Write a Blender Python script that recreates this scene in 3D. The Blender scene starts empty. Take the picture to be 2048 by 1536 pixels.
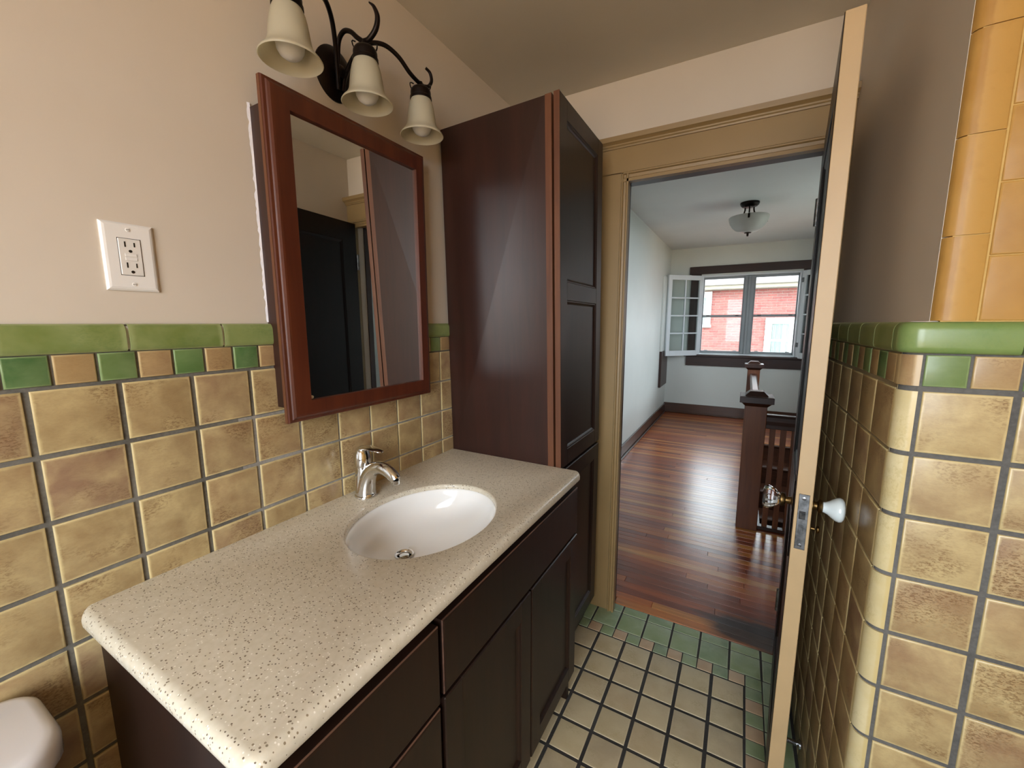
import bpy, bmesh, math, random
from mathutils import Matrix, Vector

random.seed(7)
scene = bpy.context.scene
COL = scene.collection
PI = math.pi

# ------------------------------------------------------------------ camera
CAM = Vector((0.99945, 0.01069, 1.37264))
cr = Vector((0.871946, 0.489593, -0.002986))
cu = Vector((-0.068790, 0.128546, 0.989315))
cw = Vector((-0.484746, 0.862423, -0.145764))
cd = bpy.data.cameras.new('camera')
cam = bpy.data.objects.new('camera', cd)
COL.objects.link(cam)
cd.sensor_fit = 'HORIZONTAL'
cd.sensor_width = 36.0
cd.lens = 819.21 * 36.0 / 2048.0
cd.clip_start = 0.02
cd.clip_end = 200
m = Matrix.Identity(4)
for i in range(3):
    m[i][0] = cr[i]; m[i][1] = cu[i]; m[i][2] = -cw[i]; m[i][3] = CAM[i]
cam.matrix_world = m
scene.camera = cam

# ------------------------------------------------------------------ sky, window light, exposure
SKY = 7.0
world = bpy.data.worlds.new('overcast_sky')
scene.world = world
world.use_nodes = True
bg = world.node_tree.nodes['Background']
bg.inputs[0].default_value = (0.84, 0.92, 1.0, 1)
bg.inputs[1].default_value = SKY


def portal(name, loc, size, rot):
    """marks a wall opening so the sky is sampled through it"""
    ld = bpy.data.lights.new(name, 'AREA')
    ld.shape = 'RECTANGLE'
    ld.size, ld.size_y = size
    ld.cycles.is_portal = True
    o = bpy.data.objects.new(name, ld)
    COL.objects.link(o)
    o.location = loc
    o.rotation_euler = rot
    return o


# area light -Z axis points the way the light travels
portal('hall_window_daylight', (1.015, 6.93, 1.485), (1.2, 1.12), (-PI / 2, 0, 0))
portal('added_stair_daylight', (2.23, 4.45, 1.6), (1.0, 1.0), (0, PI / 2, 0))  # invented opening over the stairs, out of view, added to brighten the hall
portal('bathroom_window_daylight', (1.1, -1.33, 1.5), (1.3, 1.5), (PI / 2, 0, 0))

vs = scene.view_settings
vs.view_transform = 'Standard'
vs.look = 'None'
vs.gamma = 1.0
vs.use_curve_mapping = False
vs.exposure = 1.03


# ------------------------------------------------------------------ helpers
def lin(h):
    h = h.lstrip('#')
    out = []
    for i in (0, 2, 4):
        c = int(h[i:i + 2], 16) / 255.0
        out.append(c / 12.92 if c <= 0.04045 else ((c + 0.055) / 1.055) ** 2.4)
    return (*out, 1.0)


class NT:
    def __init__(self, name):
        self.m = bpy.data.materials.new(name)
        self.m.use_nodes = True
        self.t = self.m.node_tree
        self.n = self.t.nodes
        self.b = self.n['Principled BSDF']
        self.out = self.n['Material Output']

    def node(self, typ, **kw):
        n = self.n.new(typ)
        for k, v in kw.items():
            if k == 'inp':
                for i, val in v.items():
                    n.inputs[i].default_value = val
            else:
                setattr(n, k, v)
        return n

    def link(self, a, b):
        self.t.links.new(a, b)

    def ramp(self, fac, stops, interp='LINEAR'):
        r = self.node('ShaderNodeValToRGB')
        r.color_ramp.interpolation = interp
        e = r.color_ramp.elements
        while len(e) < len(stops):
            e.new(0.5)
        for el, (p, c) in zip(e, stops):
            el.position = p
            el.color = c if len(c) == 4 else (*c, 1)
        self.link(fac, r.inputs[0])
        return r.outputs[0]

    def math(self, op, a, b=None, clamp=False):
        n = self.node('ShaderNodeMath', operation=op)
        n.use_clamp = clamp
        for i, v in enumerate((a, b)):
            if v is None:
                continue
            if isinstance(v, (int, float)):
                n.inputs[i].default_value = v
            else:
                self.link(v, n.inputs[i])
        return n.outputs[0]

    def mix(self, fac, a, b, mode='MIX'):
        n = self.node('ShaderNodeMix', data_type='RGBA', blend_type=mode)
        for sock, v in ((n.inputs[0], fac), (n.inputs[6], a), (n.inputs[7], b)):
            if isinstance(v, (int, float)):
                sock.default_value = v
            elif isinstance(v, tuple):
                sock.default_value = v
            else:
                self.link(v, sock)
        return n.outputs[2]

    def coord(self, which='Object'):
        return self.node('ShaderNodeTexCoord').outputs[which]

    def mapped(self, vec, scale=(1, 1, 1), loc=None):
        mp = self.node('ShaderNodeMapping')
        mp.inputs['Scale'].default_value = scale
        if loc is not None:
            mp.inputs['Location'].default_value = loc
        self.link(vec, mp.inputs[0])
        return mp.outputs[0]

    def noise(self, vec, scale, detail=3, rough=0.5, dist=0.0, out=0):
        n = self.node('ShaderNodeTexNoise')
        n.inputs['Scale'].default_value = scale
        n.inputs['Detail'].default_value = detail
        n.inputs['Roughness'].default_value = rough
        n.inputs['Distortion'].default_value = dist
        self.link(vec, n.inputs['Vector'])
        return n.outputs[out]

    def rand(self):
        return self.node('ShaderNodeObjectInfo').outputs['Random']

    def offset_by_rand(self, vec, k=37.0):
        r = self.math('MULTIPLY', self.rand(), k)
        c = self.node('ShaderNodeCombineXYZ')
        self.link(r, c.inputs[0]); self.link(r, c.inputs[1]); self.link(r, c.inputs[2])
        a = self.node('ShaderNodeVectorMath', operation='ADD')
        self.link(vec, a.inputs[0]); self.link(c.outputs[0], a.inputs[1])
        return a.outputs[0]

    def bump(self, h, strength=0.2, dist=0.002):
        b = self.node('ShaderNodeBump')
        b.inputs['Strength'].default_value = strength
        b.inputs['Distance'].default_value = dist
        self.link(h, b.inputs['Height'])
        self.link(b.outputs[0], self.b.inputs['Normal'])

    def base(self, c):
        if isinstance(c, tuple):
            self.b.inputs['Base Color'].default_value = c
        else:
            self.link(c, self.b.inputs['Base Color'])

    def set(self, rough=0.5, metal=0.0, coat=0.0, coat_rough=0.1, spec=0.5, trans=0.0, ior=1.5):
        i = self.b.inputs
        i['Roughness'].default_value = rough
        i['Metallic'].default_value = metal
        i['Coat Weight'].default_value = coat
        i['Coat Roughness'].default_value = coat_rough
        i['Specular IOR Level'].default_value = spec
        i['Transmission Weight'].default_value = trans
        i['IOR'].default_value = ior
        return self


M = {}


def simple(name, hexc, rough=0.5, metal=0.0, coat=0.0, var=0.06, scale=6.0, spec=0.5, bump=0.0, bscale=60):
    k = NT(name)
    c = lin(hexc)
    v = k.coord('Object')
    n = k.noise(v, scale, 4)
    hi = tuple(min(1, x * (1 + var)) for x in c[:3]) + (1,)
    lo = tuple(x * (1 - var) for x in c[:3]) + (1,)
    k.base(k.ramp(n, [(0.3, lo), (0.7, hi)]))
    k.set(rough, metal, coat, spec=spec)
    if bump:
        k.bump(k.noise(v, bscale, 4), bump, 0.003)
    M[name] = k.m
    return k.m


simple('bath_plaster', '#d2c6b6', 0.62, var=0.03, scale=2.5, bump=0.25, bscale=14)
simple('bath_ceiling', '#d1c9bb', 0.75, var=0.03, scale=3, bump=0.15, bscale=10)
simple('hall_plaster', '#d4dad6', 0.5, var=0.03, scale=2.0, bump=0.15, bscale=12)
simple('hall_ceiling', '#dcdedd', 0.7, var=0.03, scale=2.0, bump=0.1, bscale=10)
simple('tan_trim_paint', '#977c52', 0.4, var=0.05, scale=5, bump=0.08, bscale=40)
simple('cream_door_paint', '#b79b72', 0.45, var=0.05, scale=9, bump=0.1, bscale=50)
simple('white_plastic', '#eae6e1', 0.35, var=0.01)
simple('white_plastic_inner', '#e4dfd8', 0.3, var=0.01)
simple('slot_black', '#17130f', 0.5, var=0.0)
simple('porcelain', '#fafaf8', 0.12, var=0.01, coat=0.6)
simple('toilet_porcelain', '#e6e3e4', 0.15, var=0.01, coat=0.5)
simple('opal_knob', '#dfe9ea', 0.08, var=0.02, coat=0.8)
simple('brass_aged', '#6b5433', 0.38, 1.0, var=0.15, scale=60)
simple('bronze_dark', '#1d1512', 0.38, 0.75, var=0.15, scale=60)
simple('steel_worn', '#7f8182', 0.38, 1.0, var=0.5, scale=70)
simple('steel_spring', '#c9ced4', 0.22, 1.0, var=0.1, scale=70)
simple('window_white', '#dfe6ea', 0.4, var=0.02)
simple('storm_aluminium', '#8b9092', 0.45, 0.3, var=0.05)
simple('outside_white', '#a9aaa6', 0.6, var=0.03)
simple('outside_gutter', '#8f8d88', 0.6, var=0.03)
simple('outside_curtain', '#8fa0a0', 0.8, var=0.08, scale=12)
simple('outside_cream', '#857f73', 0.6, var=0.05)
simple('outside_shingle', '#6f6e6c', 0.85, var=0.1, scale=10)
simple('mortar', '#a3958f', 0.9, var=0.1, scale=20)
simple('ground_lawn', '#66695c', 0.9, var=0.2, scale=2)
simple('ground_warm_bounce', '#cda77a', 0.9, var=0.1, scale=2)  # unseen reflector: bright warm tan picked to bounce light onto bathroom ceiling and walls
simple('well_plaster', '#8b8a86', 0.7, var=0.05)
simple('caulk_white', '#e6e2e6', 0.6, var=0.05, scale=40, bump=0.5, bscale=120)
simple('rubber_clear', '#cbbfa8', 0.3, var=0.05)


def wood(name, dark, light, rough=0.32, axis='Z', scale=7.0, coat=0.25, mottling=0.25, spec=0.5):
    k = NT(name)
    v = k.offset_by_rand(k.coord('Object'), 11.0)
    s = {'Z': (scale * 5, scale * 5, scale * 0.35), 'Y': (scale * 5, scale * 0.35, scale * 5), 'X': (scale * 0.35, scale * 5, scale * 5)}[axis]
    g = k.noise(k.mapped(v, s), 1.0, 5, 0.6, 0.6)
    big = k.noise(v, 3.0, 2)
    f = k.math('ADD', k.math('MULTIPLY', g, 1 - mottling), k.math('MULTIPLY', big, mottling))
    k.base(k.ramp(f, [(0.3, lin(dark)), (0.72, lin(light))]))
    k.set(rough, coat=coat, coat_rough=0.15, spec=spec)
    k.bump(g, 0.06, 0.001)
    M[name] = k.m
    return k.m


wood('cherry_dark', '#23100a', '#371a12', 0.42, coat=0.0)
wood('cherry_black', '#1c0f09', '#2c1910', 0.45, coat=0.08, spec=0.4)
wood('cherry_red', '#431b0e', '#5f2c17', 0.4, coat=0.1)
wood('cherry_edge', '#56301d', '#6f4429', 0.48, coat=0.05)
wood('hall_wood', '#22100a', '#3f2013', 0.4, coat=0.08)
wood('hall_wood_x', '#22100a', '#3f2013', 0.4, axis='X', coat=0.08)
wood('hall_wood_y', '#2a130c', '#4c2818', 0.3, axis='Y')
wood('newel_wood', '#552b14', '#774421', 0.4, coat=0.08)
wood('stain_door', '#0f0806', '#1b0e0a', 0.4, coat=0.05, spec=0.25)
wood('baseboard_wood', '#3a2113', '#553420', 0.35, axis='X')
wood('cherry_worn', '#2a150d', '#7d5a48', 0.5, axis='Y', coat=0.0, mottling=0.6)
wood('stair_wood', '#3a1f12', '#5c3622', 0.42, axis='X', coat=0.05)


def tile_mat(name, cols, edge, rough=0.36, crackle=0.58, crack_col='#6e4a22', coat=0.12, edge_w=0.91):
    """glazed hand-made tile: colour varies from tile to tile, mottled glaze,
    thin light glaze along the edges, rough crawled patches on some tiles"""
    k = NT(name)
    g = k.coord('Generated')
    o = k.offset_by_rand(k.coord('Object'))
    sx = k.node('ShaderNodeSeparateXYZ')
    k.link(g, sx.inputs[0])
    du = k.math('ABSOLUTE', k.math('SUBTRACT', sx.outputs[0], 0.5))
    dv = k.math('ABSOLUTE', k.math('SUBTRACT', sx.outputs[1], 0.5))
    e = k.math('MULTIPLY', k.math('MAXIMUM', du, dv), 2.0)
    wob = k.noise(o, 60, 3)
    e = k.math('ADD', e, k.math('MULTIPLY', k.math('SUBTRACT', wob, 0.5), 0.10))
    em = k.ramp(e, [(edge_w, (0, 0, 0, 1)), (min(edge_w + 0.07, 0.995), (0.85, 0.85, 0.85, 1))])
    n = len(cols)
    body = k.ramp(k.rand(), [((i + 0.5) / n, lin(c)) for i, c in enumerate(cols)])
    cloud = k.noise(o, 16, 3, 0.55, 0.3)
    body = k.mix(k.ramp(cloud, [(0.35, (0, 0, 0, 1)), (0.7, (0.6, 0.6, 0.6, 1))]), body, lin(edge))
    dark = k.noise(o, 9, 2)
    body = k.mix(k.ramp(dark, [(0.5, (0, 0, 0, 1)), (0.75, (0.26, 0.26, 0.26, 1))]), body, lin(crack_col))
    fine = k.noise(k.mapped(o, (1, 2.2, 1)), 150, 4, 0.65, 0.8)
    finem = k.ramp(fine, [(0.47, (0, 0, 0, 1)), (0.58, (1, 1, 1, 1))])
    patch = k.ramp(k.noise(o, 11, 2, 0.5, 0.4), [(0.52, (0, 0, 0, 1)), (0.66, (1, 1, 1, 1))])
    fm = k.math('MULTIPLY', finem, k.math('ADD', k.math('MULTIPLY', patch, crackle), 0.16 * crackle))
    body = k.mix(fm, body, lin(crack_col))
    body = k.mix(em, body, lin(edge))
    k.base(body)
    k.set(rough, coat=coat, coat_rough=0.12)
    k.bump(k.math('ADD', k.math('MULTIPLY', fine, 0.4), cloud), 0.25, 0.0012)
    M[name] = k.m
    return k.m


TAN = ['#a0835d', '#967a5a', '#a68e62', '#91735a', '#a58d64', '#9b825a']
tile_mat('tile_tan', TAN, '#cfbb88', crack_col='#6a4828')
tile_mat('tile_tan_small', ['#9c7f58', '#947454', '#a1845a'], '#b99f70', crack_col='#694726', edge_w=0.86)
tile_mat('tile_green', ['#476c3b', '#395f35', '#708349', '#52743f'], '#879b69', crackle=0.15, crack_col='#2a4a2c', edge_w=0.88)
tile_mat('tile_green_cap', ['#778547', '#6e7c41', '#808e51'], '#99a36d', crackle=0.2, crack_col='#4f6d38', edge_w=0.88, rough=0.28)
tile_mat('tile_green_corner', ['#6f854a', '#6f854a'], '#83965c', crackle=0.2, crack_col='#4b7438', edge_w=3.0, rough=0.28)
tile_mat('tile_floor', ['#c2b08c', '#bba684', '#c6b58f', '#b6a586'], '#cfc09c', crackle=0.35, crack_col='#98804f', rough=0.45)
tile_mat('tile_floor_tan', ['#c1a282', '#bc9c7c', '#c4a786'], '#cdb592', crackle=0.1, rough=0.45)
tile_mat('tile_floor_green', ['#7d9066', '#8a9a68', '#74886a', '#8d9d70'], '#a3ad8c', crackle=0.1, crack_col='#627858', rough=0.42, edge_w=0.9)
tile_mat('tile_bullnose', ['#d0c196', '#cbbb8e', '#d4c69c'], '#c8b27a', crackle=0.2, crack_col='#a08a52', rough=0.25)
YT = tile_mat('tile_yellow', ['#a57a3c', '#a87d3e', '#a2773a'], '#b68d4c', crackle=0.0, crack_col='#946c34', rough=0.42, coat=0.05, edge_w=0.94)


YT.node_tree.nodes['Principled BSDF'].inputs['Specular IOR Level'].default_value = 0.25


def grout(name, a, b):
    k = NT(name)
    v = k.coord('Object')
    n = k.noise(v, 5, 5, 0.6)
    f = k.noise(v, 180, 3)
    s = k.math('ADD', k.math('MULTIPLY', n, 0.7), k.math('MULTIPLY', f, 0.3))
    k.base(k.ramp(s, [(0.35, lin(a)), (0.65, lin(b))]))
    k.set(0.9, spec=0.2)
    k.bump(f, 0.4, 0.001)
    M[name] = k.m


grout('grout_dark', '#57534c', '#7a766e')
grout('grout_floor', '#35322f', '#4a4744')
grout('grout_side', '#7d6f56', '#978868')
grout('grout_grey', '#504e4b', '#6c6a66')
grout('grout_yellow', '#b8975a', '#c6a668')
grout('grout_repair', '#77736c', '#a19d97')
grout('grout_light', '#b5b2ab', '#cbc8c2')


def counter_mat():
    k = NT('counter_solid_surface')
    v = k.coord('Object')
    base = k.ramp(k.noise(v, 90, 3), [(0.3, lin('#d0c6b0')), (0.7, lin('#d9d0bd'))])

    def specks(scale, thr, size):
        vo = k.node('ShaderNodeTexVoronoi')
        vo.inputs['Scale'].default_value = scale
        k.link(k.mapped(v, (1, 1.25, 1)), vo.inputs['Vector'])
        sep = k.node('ShaderNodeSeparateColor')
        k.link(vo.outputs['Color'], sep.inputs[0])
        a = k.math('LESS_THAN', sep.outputs[0], thr)
        b = k.math('LESS_THAN', vo.outputs['Distance'], size)
        return k.math('MULTIPLY', a, b)
    c = k.mix(specks(190, 0.16, 0.34), base, lin('#8f8069'))
    c = k.mix(specks(260, 0.09, 0.36), c, lin('#6d5d4a'))
    c = k.mix(specks(240.7, 0.12, 0.34), c, lin('#efe8da'))
    k.base(c)
    k.set(0.33, coat=0.1)
    M['counter'] = k.m


counter_mat()


def plank_mat():
    k = NT('oak_strip_floor')
    v = k.offset_by_rand(k.coord('Object'), 29.0)
    g = k.noise(k.mapped(v, (2.2, 60, 1)), 1.0, 6, 0.65, 0.9)
    body = k.ramp(k.rand(), [(0.0, lin('#7c3209')), (0.35, lin('#a24a12')), (0.7, lin('#bb6420')), (1.0, lin('#d49248'))])
    body = k.mix(k.ramp(g, [(0.4, (0, 0, 0, 1)), (0.68, (0.45, 0.45, 0.45, 1))]), body, lin('#4f200a'))
    # old black water stain in front of the bathroom threshold
    pos = k.node('ShaderNodeNewGeometry').outputs['Position']
    mp = k.node('ShaderNodeMapping')
    mp.inputs['Location'].default_value = (-1.14, -1.972, 0)
    k.link(pos, mp.inputs[0])
    sc = k.mapped(mp.outputs[0], (3.7, 7.5, 0))
    ln = k.node('ShaderNodeVectorMath', operation='LENGTH')
    k.link(sc, ln.inputs[0])
    d = k.math('ADD', ln.outputs['Value'], k.math('MULTIPLY', k.math('SUBTRACT', k.noise(k.mapped(pos, (4, 16, 1)), 1.0, 4), 0.5), 1.0))
    body = k.mix(k.ramp(d, [(0.6, (0.93, 0.93, 0.93, 1)), (1.0, (0, 0, 0, 1))]), body, lin('#1b0d0a'))
    # worn strip by the door
    k.base(body)
    k.set(0.3, coat=0.28, coat_rough=0.2)
    wav = k.noise(k.mapped(pos, (5, 26, 1)), 1.0, 4, 0.6)
    k.bump(k.math('ADD', wav, k.math('MULTIPLY', g, 0.5)), 0.5, 0.002)
    M['planks'] = k.m


plank_mat()


def brick_mat():
    k = NT('red_brick')
    body = k.ramp(k.rand(), [(0.0, lin('#6a3634')), (0.4, lin('#7a423e')), (0.75, lin('#834a44')), (1.0, lin('#6f4643'))])
    n = k.noise(k.offset_by_rand(k.coord('Object')), 18, 4)
    k.base(k.mix(k.ramp(n, [(0.35, (0, 0, 0, 1)), (0.75, (0.5, 0.5, 0.5, 1))]), body, lin('#8f6059')))
    k.set(0.9)
    M['brick'] = k.m
    k = NT('brickwork_far')
    t = k.node('ShaderNodeTexBrick')
    t.inputs['Color1'].default_value = lin('#7a423e')
    t.inputs['Color2'].default_value = lin('#6a3634')
    t.inputs['Mortar'].default_value = lin('#a3958f')
    t.inputs['Scale'].default_value = 1.0
    t.inputs['Mortar Size'].default_value = 0.01
    t.inputs['Brick Width'].default_value = 0.215
    t.inputs['Row Height'].default_value = 0.066
    v = k.coord('Object')
    sp = k.node('ShaderNodeSeparateXYZ'); k.link(v, sp.inputs[0])
    cb = k.node('ShaderNodeCombineXYZ'); k.link(sp.outputs[0], cb.inputs[0]); k.link(sp.outputs[2], cb.inputs[1])
    k.link(cb.outputs[0], t.inputs['Vector'])
    k.base(t.outputs[0])
    k.set(0.9)
    M['brickwork'] = k.m


brick_mat()


def special():
    k = NT('mirror_glass'); k.base((0.86, 0.87, 0.85, 1)); k.set(0.01, 1.0); M['mirror'] = k.m
    k = NT('chrome'); k.base((0.72, 0.71, 0.69, 1)); k.set(0.09, 1.0); M['chrome'] = k.m
    k = NT('clear_glass_knob'); k.base((0.95, 0.93, 0.93, 1)); k.set(0.02, trans=1.0, ior=1.5); M['glass_knob'] = k.m
    # thin window glass
    k = NT('window_glass')
    tr = k.node('ShaderNodeBsdfTransparent'); tr.inputs[0].default_value = (0.94, 0.96, 0.95, 1)
    gl = k.node('ShaderNodeBsdfGlossy'); gl.inputs['Roughness'].default_value = 0.02
    fr = k.node('ShaderNodeFresnel'); fr.inputs[0].default_value = 1.28
    mx = k.node('ShaderNodeMixShader')
    k.link(fr.outputs[0], mx.inputs[0]); k.link(tr.outputs[0], mx.inputs[1]); k.link(gl.outputs[0], mx.inputs[2])
    k.link(mx.outputs[0], k.out.inputs[0])
    M['glass'] = k.m

    def frosted(name, col, tcol, tf):
        k = NT(name)
        k.base(col); k.set(0.35, coat=0.2)
        t = k.node('ShaderNodeBsdfTranslucent'); t.inputs[0].default_value = tcol
        mx = k.node('ShaderNodeMixShader'); mx.inputs[0].default_value = tf
        k.link(k.b.outputs[0], mx.inputs[1]); k.link(t.outputs[0], mx.inputs[2])
        k.link(mx.outputs[0], k.out.inputs[0])
        M[name] = k.m
    frosted('frosted_shade', lin('#dad5c2'), lin('#e2dbc2'), 0.5)
    frosted('bulb_glass', lin('#efeeec'), lin('#f4f2ee'), 0.3)
    frosted('alabaster', lin('#d8d8d4'), lin('#d8d8d4'), 0.35)
    frosted('lace_curtain', lin('#dfe9e8'), lin('#dfe9e8'), 0.3)


special()


# ---- mesh building
class B:
    """collects geometry in world coordinates, becomes one mesh object"""

    def __init__(self):
        self.v = []
        self.f = []

    def quad_strip(self, rings, closed=True, cap0=True, cap1=True):
        base = len(self.v)
        n = len(rings[0])
        for r in rings:
            self.v += [tuple(p) for p in r]
        for i in range(len(rings) - 1):
            for j in range(n if closed else n - 1):
                a = base + i * n + j
                b = base + i * n + (j + 1) % n
                self.f.append((a, b, b + n, a + n))
        if cap0:
            self.f.append(tuple(base + j for j in reversed(range(n))))
        if cap1:
            k = base + (len(rings) - 1) * n
            self.f.append(tuple(k + j for j in range(n)))
        return self

    def box(self, x0, x1, y0, y1, z0, z1, bev=0.0):
        x0, x1 = min(x0, x1), max(x0, x1)
        y0, y1 = min(y0, y1), max(y0, y1)
        z0, z1 = min(z0, z1), max(z0, z1)
        if bev <= 0:
            r = lambda z: [(x0, y0, z), (x1, y0, z), (x1, y1, z), (x0, y1, z)]
            return self.quad_strip([r(z0), r(z1)])
        b = min(bev, (x1 - x0) * .45, (y1 - y0) * .45, (z1 - z0) * .45)

        def ring(z, i):
            return [(x0 + i, y0 + b, z), (x0 + b, y0 + i, z), (x1 - b, y0 + i, z), (x1 - i, y0 + b, z),
                    (x1 - i, y1 - b, z), (x1 - b, y1 - i, z), (x0 + b, y1 - i, z), (x0 + i, y1 - b, z)]
        return self.quad_strip([ring(z0, b), ring(z0 + b, 0), ring(z1 - b, 0), ring(z1, b)])

    def lathe(self, prof, c, axis='z', n=24, cap0=False, cap1=False, sx=1.0, sy=1.0):
        """prof: list of (radius, height along axis)"""
        rings = []
        for r, h in prof:
            ring = []
            for j in range(n):
                a = 2 * PI * j / n
                u, w = r * math.cos(a) * sx, r * math.sin(a) * sy
                if axis == 'z':
                    p = (c[0] + u, c[1] + w, c[2] + h)
                elif axis == 'x':
                    p = (c[0] + h, c[1] + u, c[2] + w)
                else:
                    p = (c[0] + w, c[1] + h, c[2] + u)
                ring.append(p)
            rings.append(ring)
        return self.quad_strip(rings, True, cap0, cap1)

    def tube(self, pts, rad, n=10, cap=True, flat=1.0):
        pts = [Vector(p) for p in pts]
        if isinstance(rad, (int, float)):
            rad = [rad] * len(pts)
        rings = []
        prev = None
        for i, p in enumerate(pts):
            d = (pts[min(i + 1, len(pts) - 1)] - pts[max(i - 1, 0)]).normalized()
            if prev is None:
                up = Vector((0, 0, 1)) if abs(d.z) < 0.9 else Vector((0, 1, 0))
                s = d.cross(up).normalized()
            else:
                s = (prev - d * prev.dot(d)).normalized()
            prev = s
            t = d.cross(s)
            rings.append([p + s * math.cos(2 * PI * j / n) * rad[i] + t * math.sin(2 * PI * j / n) * rad[i] * flat for j in range(n)])
        return self.quad_strip(rings, True, cap, cap)

    def extrude(self, prof, axis, a0, a1):
        """closed profile (list of 2-tuples) pushed along an axis; prof in the two other axes, in xyz order"""
        def pt(p, a):
            if axis == 'x':
                return (a, p[0], p[1])
            if axis == 'y':
                return (p[0], a, p[1])
            return (p[0], p[1], a)
        return self.quad_strip([[pt(p, a0) for p in prof], [pt(p, a1) for p in prof]])


def spline(pts, n=6):
    """Catmull-Rom through the points"""
    P = [Vector(p) for p in pts]
    P = [P[0] * 2 - P[1]] + P + [P[-1] * 2 - P[-2]]
    out = []
    for i in range(1, len(P) - 2):
        for k in range(n):
            t = k / n
            a, b, c, d = P[i - 1], P[i], P[i + 1], P[i + 2]
            out.append(0.5 * ((2 * b) + (c - a) * t + (2 * a - 5 * b + 4 * c - d) * t * t + (3 * b - a - 3 * c + d) * t ** 3))
    out.append(P[-2])
    return out


def world_off(p):
    off = Vector((0, 0, 0))
    while p is not None:
        off += p.location
        p = p.parent
    return off


def obj(name, b, mat, parent=None, smooth=False, origin=None, local=False, angle=35):
    """one mesh object; geometry given in world space (or in the parent's space if local)"""
    me = bpy.data.meshes.new(name)
    off = Vector((0, 0, 0))
    if not local:
        off = world_off(parent)
    if origin is not None:
        off = off + (Vector(origin) - off)
    me.from_pydata([tuple(Vector(v) - off) for v in b.v], [], b.f)
    bm = bmesh.new()
    bm.from_mesh(me)
    bmesh.ops.recalc_face_normals(bm, faces=bm.faces)
    bm.to_mesh(me)
    bm.free()
    me.materials.append(M[mat])
    if smooth:
        for p in me.polygons:
            p.use_smooth = True
        me.set_sharp_from_angle(angle=math.radians(angle))
    o = bpy.data.objects.new(name, me)
    COL.objects.link(o)
    if origin is not None:
        o.location = Vector(origin)
    if parent is not None:
        o.parent = parent
    return o


def tag(o, label, cat=None, group=None, kind=None):
    o['label'] = label
    if cat:
        o['category'] = cat
    if group:
        o['group'] = group
    if kind:
        o['kind'] = kind
    return o


def thing(name, loc, label, cat, group=None, kind=None, rotz=0.0):
    o = bpy.data.objects.new(name, None)
    o.empty_display_size = 0.1
    COL.objects.link(o)
    o.location = loc
    o.rotation_euler = (0, 0, rotz)
    return tag(o, label, cat, group, kind)


def struct(name, b, mat, label, cat, smooth=False):
    return tag(obj(name, b, mat, None, smooth), label, cat, kind='structure')


# ---- tiles
ROT = {
    'x+': Matrix(((0, 0, 1), (1, 0, 0), (0, 1, 0))),
    'x-': Matrix(((0, 0, -1), (-1, 0, 0), (0, 1, 0))),
    'y-': Matrix(((1, 0, 0), (0, 0, -1), (0, 1, 0))),
    'z+': Matrix.Identity(3),
}
TM = {}


def tile_mesh(w, h, t, mat, b=0.0028):
    key = (round(w, 4), round(h, 4), t, mat)
    if key in TM:
        return TM[key]
    b = min(b, w * .3, h * .3)
    me = bpy.data.meshes.new('tile')

    def ring(i, z):
        x, y = w / 2 - i, h / 2 - i
        return [(-x, -y, z), (x, -y, z), (x, y, z), (-x, y, z)]
    bb = B().quad_strip([ring(0, 0), ring(0, t - b * .6), ring(b * .35, t - b * .18), ring(b, t)], True, False, True)
    me.from_pydata(bb.v, [], bb.f)
    for p in me.polygons:
        p.use_smooth = len(me.polygons) - 1 != p.index
    me.set_sharp_from_angle(angle=math.radians(50))
    me.materials.append(M[mat])
    TM[key] = me
    return me


def tile(parent, name, w, h, c, face, mat, t=0.009, jitter=0.0006):
    o = bpy.data.objects.new(name, tile_mesh(w, h, t, mat))
    COL.objects.link(o)
    o.parent = parent
    r = ROT[face].to_4x4()
    n = r @ Vector((0, 0, 1))
    tilt = Matrix.Rotation(random.uniform(-.006, .006), 4, 'X') @ Matrix.Rotation(random.uniform(-.006, .006), 4, 'Y')
    o.matrix_local = Matrix.Translation(Vector(c) + n * random.uniform(-jitter, jitter)) @ r @ tilt
    return o


def shaped_tile(parent, name, b, mat):
    return obj(name, b, mat, parent, smooth=True, angle=50)


# ================================================================== STRUCTURE
P = 0.114           # tile module
CEIL = 2.355
HC = 2.45           # hall ceiling
YD = 1.83           # bathroom face of the door wall
YH = 1.905           # hall face of the door wall
XL, XR = 0.530, 1.205   # door opening
DH = 1.960          # opening height
CAPZ = 1.3745
HF = 6.70           # hall far wall
HX = -0.02          # hall left wall
HR = 2.12           # hall right wall
YB = -1.30          # wall behind the camera

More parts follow.
